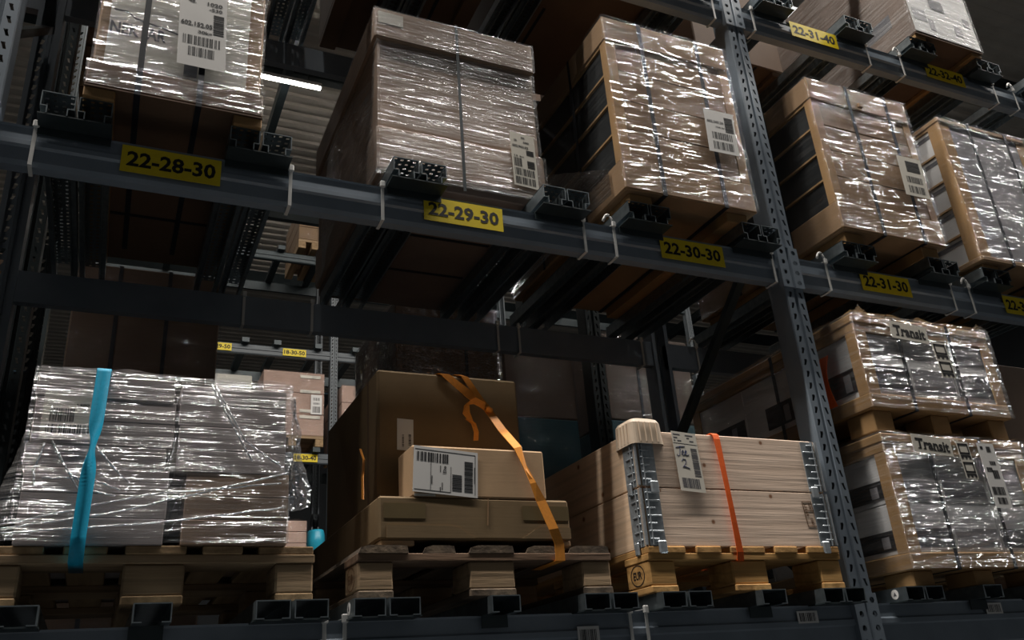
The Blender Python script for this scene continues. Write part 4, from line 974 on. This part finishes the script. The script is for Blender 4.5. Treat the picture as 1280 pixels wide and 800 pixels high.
# ---------------------------------------------------------------- Transit loads
def serif_text(s, mb, txt, u0, u1, v0, v1, h):
    s.text(mb, txt, u0, u1, v0, v1, h)
def transit(z0, zr, zt, label, rows, sheet, icons, extra=None, seed=80, x0=2.968, x1=3.768, yf=-0.09):
    t = thing('wrapped_load', label, 'wrapped load', ((x0+x1)/2, yf+0.6, z0))
    yb = yf+1.15
    for a, b in ((x0+0.02, x0+0.125), (x0+0.345, x0+0.445), (x1-0.115, x1-0.015)):
        for ya, yb_ in ((yf+0.03, yf+0.17), (yf+0.5, yf+0.64), (yb-0.17, yb-0.03)): MB().cbox(a, b, ya, yb_, z0, zr, 0.004).build('block', 'card_yellow', t)
    hb, ht = 0.062, 0.075
    MB().cbox(x0, x1, yf, yb, zr, zr+hb, 0.005).build('bottom_tray', 'card_yellow', t)
    MB().cbox(x0+0.004, x1-0.004, yf+0.003, yb-0.003, zt-ht, zt-ht*0.5, 0.004).build('lid_lower', 'card_yellow', t)
    MB().cbox(x0, x1, yf, yb, zt-ht*0.5, zt, 0.005).build('lid', 'card_yellow', t)
    za, zb = zr+hb, zt-ht
    for xa, sx in ((x0+0.003, 1), (x1-0.003, -1)):
        for ya, sy in ((yf+0.003, 1), (yb-0.003, -1)):
            mb = MB()
            mb.box(*sorted((xa, xa+sx*0.06)), *sorted((ya, ya+sy*0.006)), za, zb)
            mb.box(*sorted((xa, xa+sx*0.006)), *sorted((ya+sy*0.006, ya+sy*0.055)), za, zb); mb.build('corner_post', 'card_yellow', t)
    hgt = (zb-za)/rows
    for k in range(rows):
        for i in range(3):
            w_ = (x1-x0-0.028)/3; xa = x0+0.014+i*w_
            for j in range(3):
                d = (yb-yf-0.03)/3; ya = yf+0.015+j*d
                MB().cbox(xa+0.001, xa+w_-0.001, ya+0.001, ya+d-0.001, za+k*hgt+0.001, za+(k+1)*hgt-0.001, 0.003).build('pack', 'pack_white', t)
        # printed picture panel on the side and front of each row
        z1_, z2_ = za+k*hgt+hgt*0.10, za+k*hgt+hgt*0.48
        for j in range(3):
            d = (yb-yf-0.03)/3; ya = yf+0.015+j*d
            MB().box(x0+0.0128, x0+0.0145, ya+0.01, ya+d*0.62, z1_, z2_).build('printed_picture', 'print_black', t)
            MB().box(x0+0.0120, x0+0.0128, ya+d*0.20, ya+d*0.30, z1_+0.01, z2_-0.02).build('printed_lamp', 'pack_grey', t)
        for i in range(3):
            w_ = (x1-x0-0.028)/3; xa = x0+0.014+i*w_
            MB().box(xa+0.01, xa+w_*0.95, yf+0.0128, yf+0.0156, z1_, z2_).build('printed_picture', 'pack_grey' if (i+k) % 2 else 'print_grey', t)
    for x in (x0+0.235, x0+0.545): vstrap(x, yf-0.0012, zr-0.001, zt, t, yb, 0.018)
    MB().box(x0-0.0015, x0, yf+0.50, yf+0.52, zr, zt).build('strap', 'strap_black', t)
    # paper signs
    s = Sheet(*sheet); mb = MB(); s.slab(mb, 0, 1, 0, 1, 0, 0.001); sg = mb.build('paper_sign', 'paper_cream', t)
    mb = MB(); s.text(mb, 'Transit', 0.09, 0.93, 0.20, 0.80, 0.0016)
    # serif feet on T, r, n, i, t
    for u, v, wd in ((0.165, 0.20, 0.085), (0.29, 0.20, 0.07), (0.555, 0.20, 0.06), (0.64, 0.20, 0.06), (0.785, 0.20, 0.065), (0.09, 0.70, 0.016), (0.235, 0.70, 0.016)):
        if wd > 0.03: s.slab(mb, u-wd/2, u+wd/2, v, v+0.045, 0.001, 0.0016)
        else: s.slab(mb, u-wd/2, u+wd/2, v-0.03, v+0.10, 0.001, 0.0016)
    mb.build('lettering', 'print_black', sg)
    s = Sheet(*icons); mb = MB(); s.slab(mb, 0, 1, 0, 1, 0, 0.001); sg = mb.build('paper_sign', 'paper_cream', t)
    mb = MB()
    for v in (0.04, 0.54):
        for u0, u1, a, b in ((0.08, 0.92, 0.12, 0.17), (0.08, 0.92, 0.36, 0.41), (0.08, 0.17, 0.12, 0.41), (0.83, 0.92, 0.12, 0.41), (0.08, 0.92, 0.055, 0.09), (0.08, 0.26, 0.0, 0.055), (0.42, 0.58, 0.0, 0.055), (0.74, 0.92, 0.0, 0.055)): s.slab(mb, u0, u1, v+a, v+b, 0.001, 0.0016)
    mb.build('pictogram', 'print_black', sg)
    if extra:
        s = Sheet(*extra); parcel_sheet(t, s, [], [(0.14, 0.30, 0.90, 0.95, False), (0.5, 0.75, 0.86, 0.95, False), (0.45, 0.8, 0.66, 0.72, False), (0.15, 0.5, 0.55, 0.62, False), (0.45, 0.8, 0.45, 0.58, False), (0.1, 0.85, 0.20, 0.32, False), (0.25, 0.8, 0.06, 0.16, False)], 'paper', 'text_sheet')
    fw = film_wrap(x0, x1, yf-0.002, yb, zr+0.002, zt+0.004, 0.0055, seed, 0.006, 0.016, 0.0065, 0.006, 42, 0.16 if rows == 2 else 0.06, top=True).build('stretch_film', 'film_taut', t, True)
    for cx, sg_ in (((x0+0.02, 1), (x1-0.07, 1)) if rows == 1 else ()):       # tufts of gathered film on the top corners
        mb = MB(); vs = []
        for i in range(9):
            for j in range(7):
                u, v = i/8, j/6
                vs.append((cx+0.08*u, yf-0.004+0.12*v, zt+0.004+0.045*math.sin(math.pi*u)*(0.6+0.6*noise.noise(Vector((u*4+cx, v*5, seed))))*(1-v*0.5)))
        mb.add(vs, [(i*7+j, (i+1)*7+j, (i+1)*7+j+1, i*7+j+1) for i in range(8) for j in range(6)]); mb.build('film_tuft', 'film_loose', t, True)
    return t
yy = -0.108
transit(0.0475, 0.105, 0.622, 'lower one of the two film wrapped loads with a Transit sign', 2,
        ((3.105, yy, 0.548), (3.318, yy, 0.535), (3.108, yy, 0.620)), ((3.358, yy, 0.448), (3.425, yy, 0.448), (3.350, yy, 0.600)), ((3.478, yy, 0.335), (3.575, yy, 0.335), (3.470, yy, 0.600)), seed=81)
t2 = transit(0.6385, 0.725, 1.13, 'upper one of the two film wrapped loads with a Transit sign', 1,
        ((3.152, yy, 1.034), (3.362, yy, 1.024), (3.155, yy, 1.112)), ((3.385, yy, 0.878), (3.466, yy, 0.878), (3.375, yy, 1.038)), None, seed=85)
mb = MB(); pts = []
for k in range(9):
    v = k/8; op((2.952-0.028*math.sin(math.pi*v), 0.06+0.01*v, 1.00-0.22*v), (2.952-0.028*math.sin(math.pi*v), 0.11+0.01*v, 1.00-0.22*v), (-1, 0, 0))
mb.ribbon(pts, 0.002); tag(mb.build('ratchet_strap', 'strap_red_orange'), 'short orange strap hanging on the left side of the upper Transit load', 'strap')

# ---------------------------------------------------------------- the rack back to back with this one, and the rack across the rear aisle
for xc, nm in ((XB, 'behind the crate'), (XA, 'behind the left edge of the rack')):
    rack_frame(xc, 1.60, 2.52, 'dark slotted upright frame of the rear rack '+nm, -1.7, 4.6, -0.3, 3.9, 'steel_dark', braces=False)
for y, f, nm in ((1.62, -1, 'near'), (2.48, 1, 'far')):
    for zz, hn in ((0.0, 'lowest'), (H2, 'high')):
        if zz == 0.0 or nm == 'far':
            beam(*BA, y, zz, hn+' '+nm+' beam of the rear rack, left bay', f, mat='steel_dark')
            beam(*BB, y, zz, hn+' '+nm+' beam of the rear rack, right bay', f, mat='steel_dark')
def rear_load(x0, x1, y0, y1, z0, z1, mat, label, fm=None, band=None, straps=(), pal=True, seed=100):
    t = thing('wrapped_load', label, 'wrapped load', ((x0+x1)/2, (y0+y1)/2, z0))
    if pal:
        for x in (x0, (x0+x1)/2-0.05, x1-0.1): MB().cbox(x, x+0.1, y0, y1, z0, z0+0.1, 0.004).build('runner', 'old_y', t)
        MB().cbox(x0, x1, y0, y1, z0+0.1, z0+0.14, 0.004).build('deck', 'old_x', t)
        zb = z0+0.14
    else: zb = z0
    n = 3
    for k in range(n):
        a = zb+(z1-zb)*k/n; b = zb+(z1-zb)*(k+1)/n
        MB().cbox(x0, x1, y0, y1, a, b-0.004, 0.006).build('carton', band if (band and k == 1) else mat, t)
    for x in straps: MB().box(x, x+0.018, y0-0.0015, y0, zb, z1).build('strap', 'strap_black', t)
    if fm: film_wrap(x0, x1, y0, y1, zb, z1, 0.008, seed, 0.006, 0.05, 0.016, 0.008, 30, top=True).build('stretch_film', fm, t, True)
    return t
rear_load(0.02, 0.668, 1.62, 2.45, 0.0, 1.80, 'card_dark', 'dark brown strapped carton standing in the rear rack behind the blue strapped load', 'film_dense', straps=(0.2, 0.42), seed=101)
rear_load(-0.96, -0.26, 1.62, 2.45, 0.0, 1.80, 'card_dark', 'dark carton added in the rear rack beyond its left upright to darken the edge', seed=106)  # added only to darken the left edge
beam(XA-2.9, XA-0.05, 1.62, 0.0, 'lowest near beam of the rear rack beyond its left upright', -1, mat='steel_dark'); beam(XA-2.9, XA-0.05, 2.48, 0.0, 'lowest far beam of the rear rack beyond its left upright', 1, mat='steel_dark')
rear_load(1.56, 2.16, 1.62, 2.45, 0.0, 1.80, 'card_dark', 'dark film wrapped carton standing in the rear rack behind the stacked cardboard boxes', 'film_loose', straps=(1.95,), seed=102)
rear_load(2.22, 2.66, 1.70, 2.45, 0.0, 1.75, 'card_shaded', 'mauve film wrapped carton in the rear rack left of its slotted post', 'film_dense', 'pack_teal', seed=103)
rear_load(2.88, 3.50, 1.70, 2.45, 0.0, 1.78, 'card_shaded', 'film wrapped carton with a teal band in the rear rack right of its slotted post', 'film_dense', 'pack_teal', (3.1,), seed=104)
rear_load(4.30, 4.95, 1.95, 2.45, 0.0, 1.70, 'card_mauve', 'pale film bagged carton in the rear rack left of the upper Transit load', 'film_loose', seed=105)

for x0, x1, lb in ((-0.1, 0.66, 'light-blocking dark carton added high in the rear rack behind the top left load'), (1.75, 2.6, 'light-blocking dark carton added high in the rear rack behind the load of black packs'), (3.0, 3.8, 'light-blocking dark carton added high in the rear rack right of its slotted post')):
    rear_load(x0, x1, 1.64, 2.50, H2, 3.35 if x0 < 0 else 5.2, 'card_dark', lb, seed=110)  # added cartons that block the rear aisle lamps
YR = 8.2
for xc, nm in ((XB, 'right of the blue strapped load'), (XA, 'far left'), (XC, 'far right'), (XC+2.958, 'farthest right')):
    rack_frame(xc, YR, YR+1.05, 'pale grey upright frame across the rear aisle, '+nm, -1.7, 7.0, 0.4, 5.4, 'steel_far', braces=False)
for a, b, nm in ((XA, XB, 'left bay'), (XB, XC, 'middle bay'), (XC, XC+2.958, 'right bay')):
    for zz, hn in ((1.41, 'lowest visible'), (2.81, 'second'), (4.21, 'third'), (5.61, 'top')):
        beam(a+0.05, b-0.05, YR+0.01, zz, hn+' beam of the rack across the rear aisle, '+nm, -1, mat='steel_dark' if zz > 5 else 'steel_far')  # unlit look of the top beams put into a darker steel
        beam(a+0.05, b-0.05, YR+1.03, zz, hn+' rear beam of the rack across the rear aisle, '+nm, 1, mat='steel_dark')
fb = thing('support_bar', 'plain support channel across the beams of the rack in the rear aisle', 'support bar', (0, YR+0.5, 4.21), 'support channels of the rack across the rear aisle')
MB().box(-0.045, 0.045, YR-0.07, YR+1.04, 4.21, 4.27).build('channel', 'steel_dark', fb)
fb.location.x = 0.12
# mesh was built round x=0 relative to the empty
fb['label'] = 'first support channel from the left on the third beam across the rear aisle'
ORD = 'first second third fourth fifth sixth seventh eighth ninth tenth eleventh twelfth thirteenth fourteenth fifteenth'.split()
for zz, hn in ((2.81, 'second'), (4.21, 'third'), (5.61, 'top')):
    k = 0 if zz == 4.21 else -1
    for x in (0.62, 1.12, 1.62, 2.02, 2.55, 3.05, 3.55, 4.0, 4.5, 5.0, 6.2, 6.8, 7.3, 7.9):
        k = k+1; c = copy_tree(fb); c.location = (x, YR+0.5, zz)
        c['label'] = ORD[k]+' support channel from the left on the '+hn+' beam across the rear aisle'
for tx, x0, zl in (('18-29-50', 1.16, 4.21), ('18-30-50', 2.10, 4.21), ('18-31-50', 3.15, 4.21), ('18-30-40', 2.28, 2.81), ('18-36-50', 8.20, 4.21)):
    loc_label(tx, x0, x0+0.30, zl-0.115, zl-0.015, YR+0.003, 'small yellow location label reading '+tx+' on the rack across the rear aisle')
def far_load(x0, x1, z0, z1, mat, label, fm='film_clear', lab=False, seed=120, y0=YR-0.08):
    t = rear_load(x0, x1, y0, y0+1.0, z0, z1, mat, label, fm, pal=True, seed=seed)
    if lab:
        s = Sheet((x0+0.60, y0-0.012, z0+0.42), (x0+0.74, y0-0.012, z0+0.42), (x0+0.60, y0-0.012, z0+0.68)); parcel_sheet(t, s, [], [(0.15, 0.85, 0.08, 0.40, False), (0.2, 0.8, 0.5, 0.6, False), (0.2, 0.8, 0.7, 0.85, False)])
        for u in (0.26, 0.34, 0.60, 0.80): MB().box(x0+0.46, x0+0.72, y0-0.008, y0-0.006, z0+0.1+u, z0+0.14+u).build('tape', 'paper_cream', t)
    return t
far_load(1.86, 2.63, 2.87, 3.85, 'card_pink', 'pinkish taped carton with a white label in the rack across the rear aisle', lab=True, seed=121)
far_load(2.86, 3.62, 2.87, 3.72, 'card_pink', 'pinkish wrapped carton right of the pale far upright', seed=122)
far_load(1.0, 1.72, 2.87, 3.75, 'paper_cream', 'pale wrapped carton showing over the left end of the silvery load', seed=123)
far_load(1.95, 2.45, 1.41, 1.95, 'card_pink', 'low pinkish carton beside the blue and white bag across the rear aisle', seed=124)
far_load(2.24, 2.70, 5.67, 6.4, 'card_tan', 'tan carton high up on the rack across the rear aisle', seed=125)
far_load(7.0, 7.8, 2.87, 3.75, 'card_pink', 'wrapped carton across the rear aisle behind the diagonal brace', seed=126)
t = thing('bag', 'blue and white plastic bag standing across the rear aisle', 'bag', (2.56, YR+0.1, 1.41))
def blob(x0, x1, y0, y1, z0, z1, seed):
    mb = MB(); vs = []; nu, nv = 16, 10
    for j in range(nv+1):
        for i in range(nu):
            an = 2*math.pi*i/nu; v = j/nv; r = (math.sin(math.pi*(0.12+0.76*v)))**0.16*(1+0.05*noise.noise(Vector((math.cos(an)*2, math.sin(an)*2, v*3+seed))))
            vs.append(((x0+x1)/2+(x1-x0)/2*r*math.cos(an), (y0+y1)/2+(y1-y0)/2*r*math.sin(an), z0+(z1-z0)*v))
    fs = [(j*nu+i, j*nu+(i+1) % nu, (j+1)*nu+(i+1) % nu, (j+1)*nu+i) for j in range(nv) for i in range(nu)]+[tuple(range(nu))[::-1], tuple(range(nv*nu, nv*nu+nu))]
    return mb.add(vs, fs)
blob(2.49, 2.71, YR-0.06, YR+0.3, 1.58, 1.86, 1).build('top_bag', 'bag_blue', t, True)
blob(2.49, 2.71, YR-0.06, YR+0.3, 1.41, 1.58, 2).build('lower_bag', 'bag_white', t, True)
# ceiling tube lamps over the rear aisle; unseen farther row added to brighten the ceiling
for k, (x, y) in enumerate(((1.95, 8.36), (5.2, 8.36), (8.6, 8.36), (12.0, 8.36), (0.6, 11.5), (3.9, 11.5), (7.2, 11.5))):
    t = thing('tube_lamp', ['white ceiling tube lamp seen between the top left load and the three-tier load', 'second ceiling tube lamp over the rear aisle, counted from the left', 'third ceiling tube lamp over the rear aisle, counted from the left', 'rightmost ceiling tube lamp over the rear aisle', 'leftmost tube lamp of the farther row, added to brighten the ceiling', 'middle tube lamp of the farther row, added to brighten the ceiling', 'rightmost tube lamp of the farther row, added to brighten the ceiling'][k], 'lamp', (x, y, 8.6))
    MB().cbox(x-0.6, x+0.6, y-0.05, y+0.05, 8.64, 8.70, 0.005).build('housing', 'paper', t)
    for dx in (-0.4, 0.4): MB().box(x+dx-0.008, x+dx+0.008, y-0.008, y+0.008, 8.70, 9.31).build('hanger', 'steel_dark', t)
    MB().tube([(x-0.58, y, 8.62), (x+0.58, y, 8.62)], 0.02, 8).build('tube', 'tube_glow', t)
